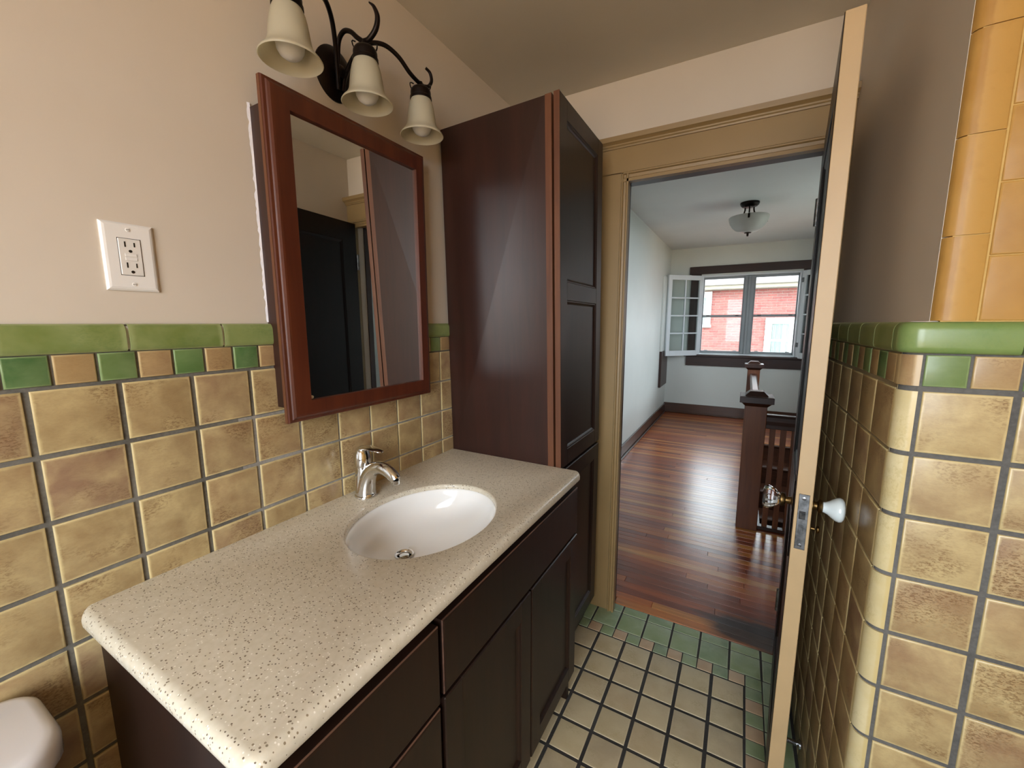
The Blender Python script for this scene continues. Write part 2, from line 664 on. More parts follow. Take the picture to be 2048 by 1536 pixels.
# ---- left bathroom wall: plaster above, grout bed below
wl = struct('wall_left', B().box(-0.14, 0.0, YB - .1, YD, 0, CEIL), 'bath_plaster',
            'beige painted plaster wall above the tan tile wainscot on the left', 'wall')
obj('grout_bed', B().box(0.0, 0.0082, YB, YD, 0, 1.3735), 'grout_dark', wl)
obj('repaired_grout', B().box(0.0082, 0.0086, .50, 1.283, .86, 1.160), 'grout_repair', wl)
obj('grout_bed', B().box(0.0082, 0.0125, YB, 1.283, 1.328, 1.370), 'grout_light', wl)
z0 = 1.2713
TX = 0.003
g = 0.0085
y_first = 0.1911 - 5 * P
for c in range(-5, 14):
    ya, yb = 0.1911 + c * P, 0.1911 + (c + 1) * P
    yb = min(yb, YD)
    if yb - ya < .02:
        continue
    rows = range(0, 11) if ya < 0.34 else range(0, 4)
    gg = g if ya < .55 else 0.006
    if ya > 1.28:
        continue
    for r in rows:
        za, zb = z0 - r * P, z0 - (r + 1) * P
        if zb < 0.02:
            continue
        if r == 0 and 0.59 < ya and yb < 1.08:
            continue
        hh = zb - za
        tile(wl, 'tile', yb - ya - gg, P - gg, (TX, (ya + yb) / 2, (za + zb) / 2), 'x+', 'tile_tan')
# half-size chequer band
k = 0
y = 0.224 - 0.0555 * 12
i = 0
while y < 1.28:
    ya, yb = y, y + 0.0555
    if not (0.60 < ya and yb < 1.09):
        green = (i % 2 == 1)
        if ya < 1.279:
            tile(wl, 'accent_tile', yb - ya - 0.0045, 0.0495, (TX, (ya + yb) / 2, 1.2985), 'x+', 'tile_green' if green else 'tile_tan_small')
    y += 0.0555
    i += 1


def cap_profile(s0, zb=1.325, zt=1.3745, d=0.016):
    """section of the rounded cap tile as (distance off the wall, z)"""
    out = [(s0, zb), (s0 + d * .72, zb), (s0 + d * .92, zb + .003), (s0 + d, zb + .010), (s0 + d, zt - .016)]
    for a in range(1, 7):
        t = a / 6 * PI / 2
        out.append((s0 + d * .35 + d * .65 * math.cos(t), zt - .016 + .016 * math.sin(t)))
    out.append((s0, zt))
    return out


def cap_tile(parent, length, c, face, zb=1.325, zt=1.3745, d=0.016):
    bb = B().extrude([(z, s) for s, z in cap_profile(0.0, zb, zt, d)], 'x', -length / 2, length / 2)
    o = obj('cap_tile', bb, 'tile_green_cap', None, smooth=True, angle=50)
    o.parent = parent
    o.matrix_local = Matrix.Translation(Vector(c)) @ ROT[face].to_4x4()
    return o


y = 0.3248 - 6 * 0.1595
while y < 1.27:
    ya, yb = y + .0025, min(y + 0.1595 - .0025, 1.282)
    if not (0.60 < ya and yb < 1.09):
        cap_tile(wl, yb - ya, (0.001, (ya + yb) / 2, 0), 'x+')
    y += 0.1595

# ---- bathroom floor
fl = struct('floor_bathroom', B().box(-0.05, 2.1, YB, 1.876, -0.08, -0.0025), 'grout_floor',
            'small square tan floor tiles with dark grout and green border', 'floor')
FX, FY = 0.5262, 1.5356
gf = 0.0115
for r in range(-1, 15):
    yb = FY - r * P
    ya = yb - P
    for c in range(-1, 5):
        xa, xb = FX + c * P, FX + (c + 1) * P
        tile(fl, 'tile', P - gf, P - gf, ((xa + xb) / 2, (ya + yb) / 2, -0.008), 'z+', 'tile_floor', t=0.008, jitter=.0003)
# half tiles: row and side column
for i in range(-2, 10):
    xa = FX + i * P / 2
    tile(fl, 'accent_tile', P / 2 - .0035, P / 2 - .0035, (xa + P / 4, FY + P + P / 4, -0.008), 'z+',
         'tile_floor_green' if i % 2 == 0 else 'tile_floor_tan', t=.008, jitter=.0003)
for i in range(0, 20):
    yc = FY + P + P / 4 - i * P / 2
    green = i in (0, 1) or (i > 2 and i % 2 == 1)
    tile(fl, 'accent_tile', P / 2 - .0035, P / 2 - .0035, (FX + 5 * P + P / 4, yc, -0.008), 'z+',
         'tile_floor_green' if green else 'tile_floor_tan', t=.008, jitter=.0003)
yr = FY + P + P / 2
for i in range(-2, 6):
    xa = FX + P / 2 + i * P
    tile(fl, 'border_tile', P - .0075, P - .005, (xa + P / 2, yr + P / 2, -0.008), 'z+', 'tile_floor_green', t=.008, jitter=.0003)
    tile(fl, 'border_tile', P - .0075, 1.874 - yr - P - .003, (xa + P / 2, (yr + P + 1.876) / 2, -0.008), 'z+', 'tile_floor_green', t=.008, jitter=.0003)
xs0 = FX + 5.5 * P
for i in range(0, 10):
    yc = yr - P / 2 - i * P
    tile(fl, 'border_tile', 1.236 - xs0 - .004, P - .006, ((xs0 + 1.236) / 2, yc, -0.008), 'z+', 'tile_floor_green', t=.008, jitter=.0003)

# ---- right wall: the boxed-out wall end with rounded tile corner
XW, YE = 1.249, 0.954
wr = struct('wall_right', B().box(XW + .0205, 2.1, YE + .006, YD, 1.36, CEIL).extrude([(XW + .014, YE), (2.1, YE), (2.1, YD), (XW, YD), (XW, YE + .014)], 'z', 0, 1.3745), 'bath_plaster',
            'beige plaster wall behind the open door above tan tile', 'wall')
obj('grout_bed', B().box(XW - .0062, XW, YE + .014, YD, 0, 1.372), 'grout_side', wr)
obj('grout_bed', B().box(XW + .014, 2.1, YE - .0058, YE, 0, 1.372), 'grout_grey', wr)
ZE = 1.2611
RB = 0.024
obj('grout_bed', B().lathe([(.0205, 0), (.0205, 1.372)], (XW - .009 + RB, YE - .009 + RB, 0), n=32, cap0=True, cap1=True), 'grout_grey', wr, smooth=True)
XF, YF = XW - .009, YE - .009       # finished tile faces
yj = [YF + RB + .002 + i * P for i in range(9)]
for r in range(0, 11):
    za, zb = ZE - r * P, ZE - (r + 1) * P
    zc = (za + zb) / 2
    hh = P - .0085
    if zb < 0:
        zb = .004
        hh = za - zb - .006
        zc = (za + zb) / 2
        if hh < .03:
            continue
    for i in range(len(yj) - 1):
        ya, yb = yj[i], min(yj[i + 1], YD)
        if yb - ya < .02:
            continue
        tile(wr, 'tile', yb - ya - .0028, hh + .003, (XW, (ya + yb) / 2, zc), 'x-', 'tile_tan')
    for c in range(0, 4):
        xa = XF + RB + c * P
        tile(wr, 'tile', P - .0095, hh, (xa + P / 2 + .002, YE, zc), 'y-', 'tile_tan')
    # rounded outside-corner tile
    sec = []
    for a in range(0, 9):
        t = a / 8 * PI / 2
        sec.append((XF + RB - RB * math.cos(t), YF + RB - RB * math.sin(t)))
    sec = [(XF, YF + RB)] + sec[1:] + [(XF + RB - .001, YF + .006), (XF + RB - .002, YF + RB)]
    shaped_tile(wr, 'bullnose_tile', B().extrude(sec, 'z', zc - hh / 2, zc + hh / 2), 'tile_bullnose')
# chequer band
zc = (ZE + .005 + 1.3185) / 2
hb = 1.3185 - ZE - .005
for i in range(0, 15):
    ya = yj[0] + .01 + i * .0565
    if ya + .05 > YD:
        break
    tile(wr, 'accent_tile', .0545, hb, (XW, ya + .028, zc), 'x-', 'tile_green' if i % 2 == 1 else 'tile_tan_small')
for i in range(0, 8):
    xa = XF + RB + .003 + i * .0575
    tile(wr, 'accent_tile', .053, hb, (xa + .028, YE, zc), 'y-', 'tile_green' if i % 2 == 0 else 'tile_tan_small')
sec = [(XF, YF + RB + .010)] + [(XF + RB - RB * math.cos(a / 8 * PI / 2), YF + RB - RB * math.sin(a / 8 * PI / 2)) for a in range(0, 9)] + [(XF + RB - .002, YF + RB)]
shaped_tile(wr, 'bullnose_tile', B().extrude(sec, 'z', zc - hb / 2, zc + hb / 2), 'tile_tan_small')
# green cap: along the side, around the corner, along the face
for i in range(0, 7):
    ya, yb = 0.985 + i * .122, min(0.985 + (i + 1) * .122, YD)
    cap_tile(wr, yb - ya - .003, (XW, (ya + yb) / 2, 0), 'x-', 1.322, 1.3735, 0.017)
capb = B()
prof = cap_profile(0.0, 1.322, 1.3735, 0.017)
rc = 0.012
rings = [[(XW - s, .984, z) for s, z in prof]]
for a in range(0, 9):
    t = a / 8 * PI / 2
    rings.append([(XW + rc - (rc + s) * math.cos(t), YE + rc - (rc + s) * math.sin(t), z) for s, z in prof])
rings.append([(1.3725, YE - s, z) for s, z in prof])
capb.quad_strip(rings)
shaped_tile(wr, 'cap_tile', capb, 'tile_green_corner')
for i in range(0, 3):
    xa = 1.3755 + i * .153
    cap_tile(wr, .150, (xa + .075, YE, 0), 'y-', 1.322, 1.3735, 0.017)
# yellow shower tile above the cap
YU = YE + .006
obj('grout_bed', B().box(1.279, 2.1, YU - .0128, YU, 1.3735, CEIL), 'grout_yellow', wr)
for i in range(-1, 7):
    za = 1.5081 - .149 * 1 + i * .149
    zb = za + .149
    za = max(za, 1.3745)
    if zb > CEIL:
        zb = CEIL
    xa, xb = 1.2700, 1.3215
    pr = [(xa, YU - .0005), (xa + .001, YU - .006), (xa + .005, YU - .0115), (xa + .012, YU - .0145), (xa + .02, YU - .0155),
          (xb - .003, YU - .0155), (xb - .001, YU - .014), (xb - .001, YU - .0005)]
    if zb - za > .02:
        shaped_tile(wr, 'bullnose_tile', B().extrude(pr, 'z', za + .0008, zb - .0008), 'tile_yellow')
for c in range(0, 4):
    for i in range(-1, 8):
        za = 1.475 + .1075 * i - (.0 if c % 2 == 0 else .05)
        zb = za + .1075
        za = max(za, 1.3745)
        if zb - za < .02:
            continue
        tile(wr, 'tile', .1075 - .0016, zb - za - .0016, (1.3225 + .1075 * (c + .5), YU - .0062, (za + zb) / 2), 'y-', 'tile_yellow', jitter=.0004)

# ---- other bathroom walls, ceiling
struct('ceiling_bathroom', B().box(-.14, 2.2, YB - .1, YH, CEIL, CEIL + .09), 'bath_ceiling', 'plain beige bathroom ceiling', 'ceiling')
wb = B()
WX0, WX1, WZ0, WZ1 = 0.45, 1.75, 0.75, 2.25
wb.box(-.14, WX0, YB - .12, YB, 0, CEIL).box(WX1, 2.2, YB - .12, YB, 0, CEIL).box(WX0, WX1, YB - .12, YB, 0, WZ0).box(WX0, WX1, YB - .12, YB, WZ1, CEIL)
struct('wall_back', wb, 'bath_plaster', 'beige plaster wall with a window behind the viewer', 'wall')
w2 = thing('window_2', (WX0, YB - .06, WZ0), 'white framed bathroom window behind the viewer', 'window', kind='structure')
obj('window_frame', B().box(WX0, WX0 + .04, YB - .1, YB - .04, WZ0, WZ1).box(WX1 - .04, WX1, YB - .1, YB - .04, WZ0, WZ1)
    .box(WX0 + .04, WX1 - .04, YB - .1, YB - .04, WZ0, WZ0 + .04).box(WX0 + .04, WX1 - .04, YB - .1, YB - .04, WZ1 - .04, WZ1)
    .box(WX0 + .04, WX1 - .04, YB - .09, YB - .05, 1.53, 1.565), 'window_white', w2)
w3 = struct('wall_shower', B().box(2.1, 2.22, YB - .1, YD, 0, CEIL), 'tile_yellow', 'yellow tiled wall of the shower recess', 'wall')

# ---- door wall
dw = B()
dw.box(-.14, XL, YD, YH, 0, HC + .05).box(XR, HR + .1, YD, YH, 0, HC + .05).box(XL, XR, YD, YH, DH, HC + .05)
wf = struct('wall_door', dw, 'bath_plaster', 'beige plaster wall around the bathroom doorway', 'wall')
obj('hall_plaster_face', B().box(-.14, XL - .1, YH, YH + .006, 0, HC).box(XR + .1, HR, YH, YH + .006, 0, HC).box(XL - .1, XR + .1, YH, YH + .006, DH + .1, HC), 'hall_plaster', wf)

tr = thing('trim_1', (XL, YD, 0), 'tan painted door casing with stepped bead and moulded head', 'door trim', kind='structure')
obj('side_casing', B().box(.405, .517, YD - .022, YD, 0, 1.992, .002), 'tan_trim_paint', tr)
obj('side_casing', B().box(1.2235, 1.2690, YD - .022, YD, 1.376, 1.992, .002).box(1.2235, 1.2385, YD - .022, YD, 0, 1.36, .002), 'tan_trim_paint', tr)
obj('head_casing', B().box(.405, 1.2690, YD - .022, YD, 1.985, 2.088, .002), 'tan_trim_paint', tr)
bead = B()
bead.extrude([(.514, YD), (.514, YD - .026), (.517, YD - .032), (.522, YD - .032), (.525, YD - .025), (.533, YD - .024), (.537, YD - .030), (.5445, YD - .030), (.5445, YD)], 'z', 0, 1.989)
obj('bead', bead, 'tan_trim_paint', tr)
obj('bead', B().extrude([(YD, 1.989), (YD - .026, 1.989), (YD - .032, 1.985), (YD - .032, 1.980), (YD - .025, 1.977), (YD - .024, 1.966), (YD - .030, 1.962), (YD - .030, 1.950), (YD, 1.950)], 'x', .514, 1.224), 'tan_trim_paint', tr)
obj('bead', B().box(1.206, 1.223, YD - .03, YD, 0, 1.986, .002), 'tan_trim_paint', tr)
obj('cap_moulding', B().extrude([(YD, 2.084), (YD - .028, 2.084), (YD - .030, 2.090), (YD - .034, 2.093), (YD - .036, 2.098), (YD - .044, 2.103), (YD - .050, 2.106), (YD - .052, 2.124), (YD, 2.128)], 'x', .40, 1.2690), 'tan_trim_paint', tr)
jb = thing('trim_2', (XL, YH, 0), 'dark stained door jamb lining and hall side casing', 'door trim', kind='structure')
obj('jamb', B().box(XL - .008, XL + .001, YD + .001, YH, 0, DH), 'hall_wood', jb)
obj('jamb', B().box(XR - .006, XR + .004, YD + .04, YH, 0, DH), 'hall_wood', jb)
obj('head_jamb', B().box(XL + .001, XR - .006, YD + .001, YH, DH - .002, DH + .006), 'hall_wood_x', jb)
obj('hall_casing', B().box(XL - .11, XL - .016, YH, YH + .018, 0, DH + .014).box(XR + .012, XR + .10, YH, YH + .018, 0, DH + .014).box(XL - .11, XR + .1, YH, YH + .018, DH + .014, DH + .11), 'hall_wood', jb)

# ---- hall shell
SX0, SY0, SY1 = 1.165, 3.145, 5.40     # stair opening
hfloor = B()
hfloor.box(-.14, HR + .1, 1.876, SY0, -.2, -.020).box(-.14, SX0, SY0, SY1, -.2, -.020).box(-.14, HR + .1, SY1, HF + .1, -.2, -.020)
hf = struct('floor_hall', hfloor, 'hall_wood_x', 'glossy oak strip floor of the hall running crosswise', 'floor')
PW = 0.0485
yy = 1.8775
row = 0
PM = {}
while yy < HF - .005:
    ya, yb = yy, min(yy + PW, HF)
    x1 = HR
    if ya + .01 > SY0 - .03 and yb - .01 < SY1 + .03 and ya < SY1:
        x1 = SX0
    if ya < YH:
        xa, x1 = XL + .0, XR - .0
    else:
        xa = HX
    rr = random.Random(row * 13 + 5)
    x = xa
    first = True
    while x < x1 - .001:
        L = rr.uniform(.5, 1.7) if first else rr.uniform(.9, 1.9)
        first = False
        xe = x + L
        if x1 - xe < .35:
            xe = x1
        b = B()
        e = .0014
        b.quad_strip([[(x, ya, -.02), (xe, ya, -.02), (xe, yb, -.02), (x, yb, -.02)],
                      [(x, ya, -.0035), (xe, ya, -.0035), (xe, yb, -.0035), (x, yb, -.0035)],
                      [(x + e, ya + e, 0), (xe - e, ya + e, 0), (xe - e, yb - e, 0), (x + e, yb - e, 0)]], True, False, True)
        obj('plank', b, 'planks', hf)
        x = xe
    yy += PW
    row += 1
whl = struct('wall_hall_left', B().box(-.14, HX, YH, HF + .2, -.2, HC), 'hall_plaster', 'pale grey-green plaster wall on the left of the hall', 'wall')
WA, WB_, WC, WD = 0.415, 1.625, 0.915, 2.050     # hall window opening
whf = struct('wall_hall_far', B().box(-.14, WA, HF, HF + .22, -3, HC).box(WB_, HR + .1, HF, HF + .22, -3, HC).box(WA, WB_, HF, HF + .22, -3, WC).box(WA, WB_, HF, HF + .22, WD, HC),
             'hall_plaster', 'pale grey-green end wall of the hall around the window', 'wall')
struct('wall_hall_right', B().box(HR, HR + .1, YH, 3.95, -3, HC).box(HR, HR + .1, 4.95, HF, -3, HC).box(HR, HR + .1, 3.95, 4.95, -3, 1.1).box(HR, HR + .1, 3.95, 4.95, 2.1, HC), 'hall_plaster', 'pale plaster wall on the far side of the stairwell', 'wall')  # gap in the middle is an added, unseen opening that lets in extra daylight
struct('ceiling_hall', B().box(-.14, HR + .1, YH, HF + .22, HC, HC + .1), 'hall_ceiling', 'plain white hall ceiling', 'ceiling')
bl = struct('baseboard_left', B().box(HX, HX + .018, YH + .02, HF, .0, .135, .003), 'hall_wood_y', 'dark stained baseboard along the left hall wall', 'baseboard')
obj('shoe_moulding', B().box(HX + .018, HX + .034, YH + .02, HF, 0, .02, .006), 'hall_wood_y', bl)
bf = struct('baseboard_far', B().box(HX, HR, HF - .018, HF, 0, .150, .003), 'baseboard_wood', 'dark stained baseboard under the hall window', 'baseboard')
obj('shoe_moulding', B().box(HX + .03, HR, HF - .034, HF - .018, 0, .02, .006), 'baseboard_wood', bf)
# boxed pilaster in the corner: painted board above, bare dark board below
pil = thing('trim_3', (HX, 6.4, .45), 'narrow boxed board in the hall corner, dark wood below and painted above', 'wall trim', kind='structure')
obj('dark_board', B().box(HX, HX + .032, 6.08, 6.60, .46, .975, .004), 'hall_wood', pil)
obj('painted_board', B().box(HX, HX + .026, 6.08, 6.60, .975, 2.02, .004), 'hall_plaster', pil)
struct('ground', B().box(-40, 40, -1.4, 60, -3.4, -3.2), 'ground_lawn', 'pale ground far below between the houses', 'ground')
struct('ground_warm_bounce', B().box(-40, 40, -40, -1.4, -3.4, -3.2), 'ground_warm_bounce', 'unseen tan ground added below the bathroom side to bounce warm light up', 'ground')

# ================================================================== VANITY
CT = 0.8766            # counter top
VY0, VY1 = 0.205, 1.281
VX = 0.552             # counter front
FXV = 0.545            # drawer and door faces
van = thing('vanity_cabinet', (0.26, 0.75, 0), 'dark cherry vanity cabinet with drawers and doors under the speckled counter', 'cabinet')
cb = B()
cb.box(.012, .522, .228, .246, .0, .843).box(.012, .522, 1.262, 1.280, .0, .843).box(.012, .028, .246, 1.262, .1, .843).box(.028, .522, .246, 1.262, .1, .118)
obj('carcass', cb, 'cherry_black', van)
ff = B()
ff.box(.504, .522, .228, .268, .1, .843).box(.504, .522, 1.24, 1.28, .1, .843).box(.504, .5218, .535, .565, .125, .815).box(.504, .5216, .268, 1.24, .815, .843)
ff.box(.504, .5216, .268, 1.24, .1, .125).box(.504, .5214, .565, 1.24, .645, .672).box(.504, .5214, .268, .535, .640, .660).box(.504, .5214, .268, .535, .370, .392)
obj('face_frame', ff, 'cherry_black', van)
obj('toe_kick', B().box(.474, .489, .228, 1.28, 0, .1), 'cherry_black', van)


def slab_front(name, y0, y1, z0_, z1_, parent, x0=.523, x1=FXV):
    b = B()
    e = .005
    r = lambda x, i: [(x, y0 + i, z0_ + i), (x, y1 - i, z0_ + i), (x, y1 - i, z1_ - i), (x, y0 + i, z1_ - i)]
    b.quad_strip([r(x0, 0), r(x1 - e, 0), r(x1 - e * .3, e * .3), r(x1, e)])
    o = obj(name, b, 'cherry_black', parent)
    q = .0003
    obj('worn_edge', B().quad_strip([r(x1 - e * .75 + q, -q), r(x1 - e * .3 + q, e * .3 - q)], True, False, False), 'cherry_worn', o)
    return o


def panel_door(name, parent, x0, x1, y0, y1, z0_, z1_, stile, mids, mat, edge_mat=None, shear=None, bead=.010, rec=.009):
    """shaker door: stiles and rails, recessed panels with a stepped bead; mids = list of (z0, z1) cross rails"""
    sh = shear or (lambda b: b)
    fr = B()
    bv = .0025
    fr.box(x0, x1, y0, y0 + stile, z0_, z1_, bv).box(x0, x1, y1 - stile, y1, z0_, z1_, bv)
    zs = [(z0_, z0_ + stile)] + list(mids) + [(z1_ - stile, z1_)]
    for a, b in zs:
        fr.box(x0, x1 - .0003, y0 + stile - .003, y1 - stile + .003, a, b, bv)
    d = obj(name, sh(fr), mat, parent)
    for (a0, a1), (b0, b1) in zip(zs[:-1], zs[1:]):
        pb = B()
        iy0, iy1, iz0, iz1 = y0 + stile, y1 - stile, a1, b0
        r = lambda x, i: [(x, iy0 + i, iz0 + i), (x, iy1 - i, iz0 + i), (x, iy1 - i, iz1 - i), (x, iy0 + i, iz1 - i)]
        pb.quad_strip([r(x0 + .002, -.001), r(x1 - .003, -.001), r(x1 - .003, bead * .3), r(x1 - .006, bead * .6), r(x1 - rec, bead), r(x1 - rec - .0005, bead + .002)])
        obj('panel', sh(pb), mat, d)
    return d


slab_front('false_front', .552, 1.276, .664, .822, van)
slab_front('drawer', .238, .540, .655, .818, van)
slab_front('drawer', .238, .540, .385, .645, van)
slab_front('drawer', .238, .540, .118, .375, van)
panel_door('door', van, .523, FXV, .552, .923, .118, .655, .058, [], 'cherry_black')
panel_door('door', van, .523, FXV, .929, 1.276, .118, .655, .058, [], 'cherry_black')

# ---- countertop with oval cut-out
SKX, SKY_, SAX, SAY = 0.3040, 0.7850, 0.1700, 0.2130


def rrect(x0, x1, y0, y1, rads, z, n=6):
    """rounded rectangle, radii for the corners (x0y0, x1y0, x1y1, x0y1)"""
    out = []
    cs = [(x0, y0, PI, rads[0]), (x1, y0, 1.5 * PI, rads[1]), (x1, y1, 0, rads[2]), (x0, y1, .5 * PI, rads[3])]
    for cx, cy, a0, r in cs:
        ox = cx + r if cx == x0 else cx - r
        oy = cy + r if cy == y0 else cy - r
        for i in range(n + 1):
            a = a0 + i / n * PI / 2
            out.append((ox + r * math.cos(a), oy + r * math.sin(a), z))
    return out


def make_counter():
    ct = thing('countertop', (.28, .74, CT - .032), 'beige speckled solid-surface countertop with an oval sink opening', 'countertop')
    off = Vector((.28, .74, CT - .032))
    bm = bmesh.new()
    zt, zb_ = CT, CT - .032
    prof = [(0.014, zb_), (0.004, zb_ + .002), (0.0005, zb_ + .007), (0, zb_ + .012), (0, zt - .014), (0.002, zt - .008), (0.006, zt - .003), (0.012, zt - .0005), (0.017, zt)]
    rings = []
    for i, z in prof:
        # only the front and the left end are rounded over
        pts = rrect(.011, VX - i, VY0 + i, VY1, (max(.022 - i, .004), max(.026 - i, .005), max(.012 - i * .5, .003), .001), z)
        rings.append([bm.verts.new(Vector(p) - off) for p in pts])
    for a, b in zip(rings[:-1], rings[1:]):
        n = len(a)
        for j in range(n):
            bm.faces.new((a[j], a[(j + 1) % n], b[(j + 1) % n], b[j]))
    N = 64
    el = []
    for i, z in [(-.006, zt), (-.003, zt - .0012), (-.001, zt - .004), (0, zt - .007), (0, zt - .014)]:
        el.append([bm.verts.new(Vector((SKX + (SAX - i) * math.cos(2 * PI * j / N), SKY_ + (SAY - i) * math.sin(2 * PI * j / N), z)) - off) for j in range(N)])
    for a, b in zip(el[:-1], el[1:]):
        for j in range(N):
            bm.faces.new((a[j], b[j], b[(j + 1) % N], a[(j + 1) % N]))
    for o_, i_ in ((rings[-1], el[0]), (rings[0], el[-1])):
        es = []
        for rg in (o_, i_):
            for j in range(len(rg)):
                e = bm.edges.get((rg[j], rg[(j + 1) % len(rg)]))
                es.append(e)
        bmesh.ops.triangle_fill(bm, use_beauty=True, use_dissolve=False, edges=es)
    bmesh.ops.recalc_face_normals(bm, faces=bm.faces)
    me = bpy.data.meshes.new('slab')
    bm.to_mesh(me)
    bm.free()
    for p in me.polygons:
        p.use_smooth = True
    me.set_sharp_from_angle(angle=math.radians(40))
    me.materials.append(M['counter'])
    o = bpy.data.objects.new('slab', me)
    COL.objects.link(o)
    o.parent = ct


make_counter()

# ---- undermount sink
snk = thing('sink', (SKX, SKY_, .72), 'white oval undermount sink set in the speckled counter', 'sink')
bw = B()
N = 64
zr = CT - .0145
prof = [(1.05, 0.0), (1.01, 0.0), (1.0, .002), (.985, .008), (.965, .024), (.93, .044), (.87, .063), (.77, .080), (.62, .094), (.44, .104), (.27, .1095), (.13, .112), (.115, .115)]
DCX, DCY = 0.236, 0.768
rings = []
for s, d in prof:
    t = max(0.0, min(1.0, d / .115)) ** 1.6
    cx, cy = SKX + (DCX - SKX) * t, SKY_ + (DCY - SKY_) * t
    if s < .2:
        ax = ay = .0235 if s > .12 else .021
    else:
        ax, ay = SAX * s, SAY * s
        if s < .5:
            ax = .024 + (SAX * .5 - .024) * (s - .13) / .37
            ay = .024 + (SAY * .5 - .024) * (s - .13) / .37
    rings.append([(cx + ax * math.cos(2 * PI * j / N), cy + ay * math.sin(2 * PI * j / N), zr - d) for j in range(N)])
bw.quad_strip(rings, True, False, False)
obj('bowl', bw, 'porcelain', snk, smooth=True, angle=60)
dz = zr - .115
dr = obj('drain_flange', B().lathe([(.026, .005), (.0255, .008), (.022, .0085), (.0185, .006), (.0165, .002), (.0165, -.025), (.001, -.025)], (DCX, DCY, dz), n=32), 'chrome', snk, smooth=True)
obj('stopper', B().lathe([(.0, .0085), (.006, .0088), (.0125, .0075), (.0135, .005), (.012, .003), (.003, .002), (.003, -.02)], (DCX, DCY, dz - .003), n=24), 'chrome', snk, smooth=True)

# ---- faucet
fy = .795
fau = thing('faucet', (.068, fy, CT), 'chrome single-lever bathroom faucet with arched spout behind the sink', 'faucet')
sp = spline([(.068, fy, CT), (.067, fy, CT + .012), (.070, fy, CT + .030), (.077, fy, CT + .052), (.090, fy, CT + .074), (.110, fy, CT + .090), (.136, fy, CT + .096), (.162, fy, CT + .090), (.182, fy, CT + .078), (.190, fy, CT + .070)], 4)
n = len(sp)
kr = [.0310, .0303, .0280, .0250, .0220, .0198, .0185, .0178, .0168, .0150]
rad = []
for i in range(n):
    t = i / (n - 1) * (len(kr) - 1)
    a = min(int(t), len(kr) - 2)
    rad.append(kr[a] + (kr[a + 1] - kr[a]) * (t - a))
obj('spout', B().tube(sp, rad, 24, True, .92), 'chrome', fau, smooth=True, angle=50)
obj('base_ring', B().lathe([(.032, 0), (.0325, .002), (.0315, .005), (.029, .006)], (.068, fy, CT), n=32, cap0=True), 'chrome', fau, smooth=True)
obj('aerator', B().lathe([(.0105, .004), (.0105, -.006), (.009, -.008), (.002, -.008)], (.1905, fy, CT + .066), n=20, cap0=True, cap1=True), 'chrome', fau, smooth=True)
obj('body', B().lathe([(.0265, .02), (.0245, .045), (.0222, .065), (.0210, .084), (.0218, .0845), (.0218, .090), (.0208, .0905)], (.060, fy, CT), n=28, cap1=True), 'chrome', fau, smooth=True, angle=50)
hd = obj('handle', B().lathe([(.0228, .090), (.0240, .094), (.0240, .104), (.0236, .114), (.0218, .126), (.0180, .137), (.0120, .1445), (.0050, .1485), (.0, .149)], (.060, fy, CT), n=28, cap0=True), 'chrome', fau, smooth=True, angle=50)
lev = B()
rings = []
for x, z, hw, ht in [(.050, .136, .010, .006), (.062, .1430, .0175, .007), (.080, .1465, .0175, .0058), (.100, .1470, .0165, .0046), (.120, .1455, .0150, .0038), (.136, .1430, .0115, .003), (.142, .142, .005, .002)]:
    rings.append([(x, fy + hw * math.cos(2 * PI * j / 16), CT + z + ht * math.sin(2 * PI * j / 16)) for j in range(16)])
lev.quad_strip(rings)
obj('lever', lev, 'chrome', hd, smooth=True, angle=60)

# ================================================================== LINEN CABINET (leans a little toward the counter)
lin_cab = thing('linen_cabinet', (.24, 1.5, 0), 'tall dark cherry linen cabinet standing between counter and doorway', 'cabinet')


def lean(b):
    out = []
    for x, y, z in b.v:
        if z > .87:
            y -= (z - .87) * (.026 + .042 * max(0, x))
        out.append((x, y, z))
    b.v = out
    return b


LB0, LB1 = 1.284, 1.718


def side_panel():
    b = B()
    zs = [0, .87, 2.052]
    for z_a, z_b in zip(zs[:-1], zs[1:]):
        b.box(.013, .4288, LB0, LB1, z_a, z_b)
    return lean(b)


obj('carcass', side_panel(), 'cherry_dark', lin_cab)
obj('face_frame', lean(B().box(.4288, .4505, LB0, LB1, 0.10, .87).box(.4288, .4505, LB0, LB1, .87, 2.054)), 'cherry_edge', lin_cab)
obj('toe_kick', B().box(.40, .418, LB0, LB1, 0, .1), 'cherry_black', lin_cab)
panel_door('door', lin_cab, .4575, .477, LB0 + .002, LB1 - .002, .867, 2.056, .062, [(1.448, 1.510)], 'cherry_black', shear=lean)
panel_door('door', lin_cab, .4575, .477, LB0 + .002, LB1 - .002, .118, .857, .062, [], 'cherry_black')
obj('door_edge', lean(B().box(.4577, .4768, LB0 + .0012, LB0 + .003, .867, 2.0555)), 'cherry_edge', lin_cab)

# ================================================================== MEDICINE CABINET
med = thing('medicine_cabinet', (.03, .85, 1.13), 'reddish cherry medicine cabinet with a framed mirror door', 'cabinet')
obj('box', B().box(.0, .0375, .592, 1.100, 1.172, 1.853), 'cherry_dark', med)
cv = B()
rg = random.Random(3)
left, right = [], []
for i in range(61):
    z = 1.378 + (1.862 - 1.378) * i / 60
    left.append((.0012, .5915 - rg.uniform(.0015, .0060), z))
    right.append((.0035, .5925, z))
cv.quad_strip([left, right], closed=False, cap0=False, cap1=False)
obj('caulk_bead', cv, 'caulk_white', med)
D0, D1, DZ0, DZ1 = .5915, 1.111, 1.1325, 1.9105
GY0, GY1, GZ0, GZ1 = .6495, 1.066, 1.1835, 1.856
mf = B()


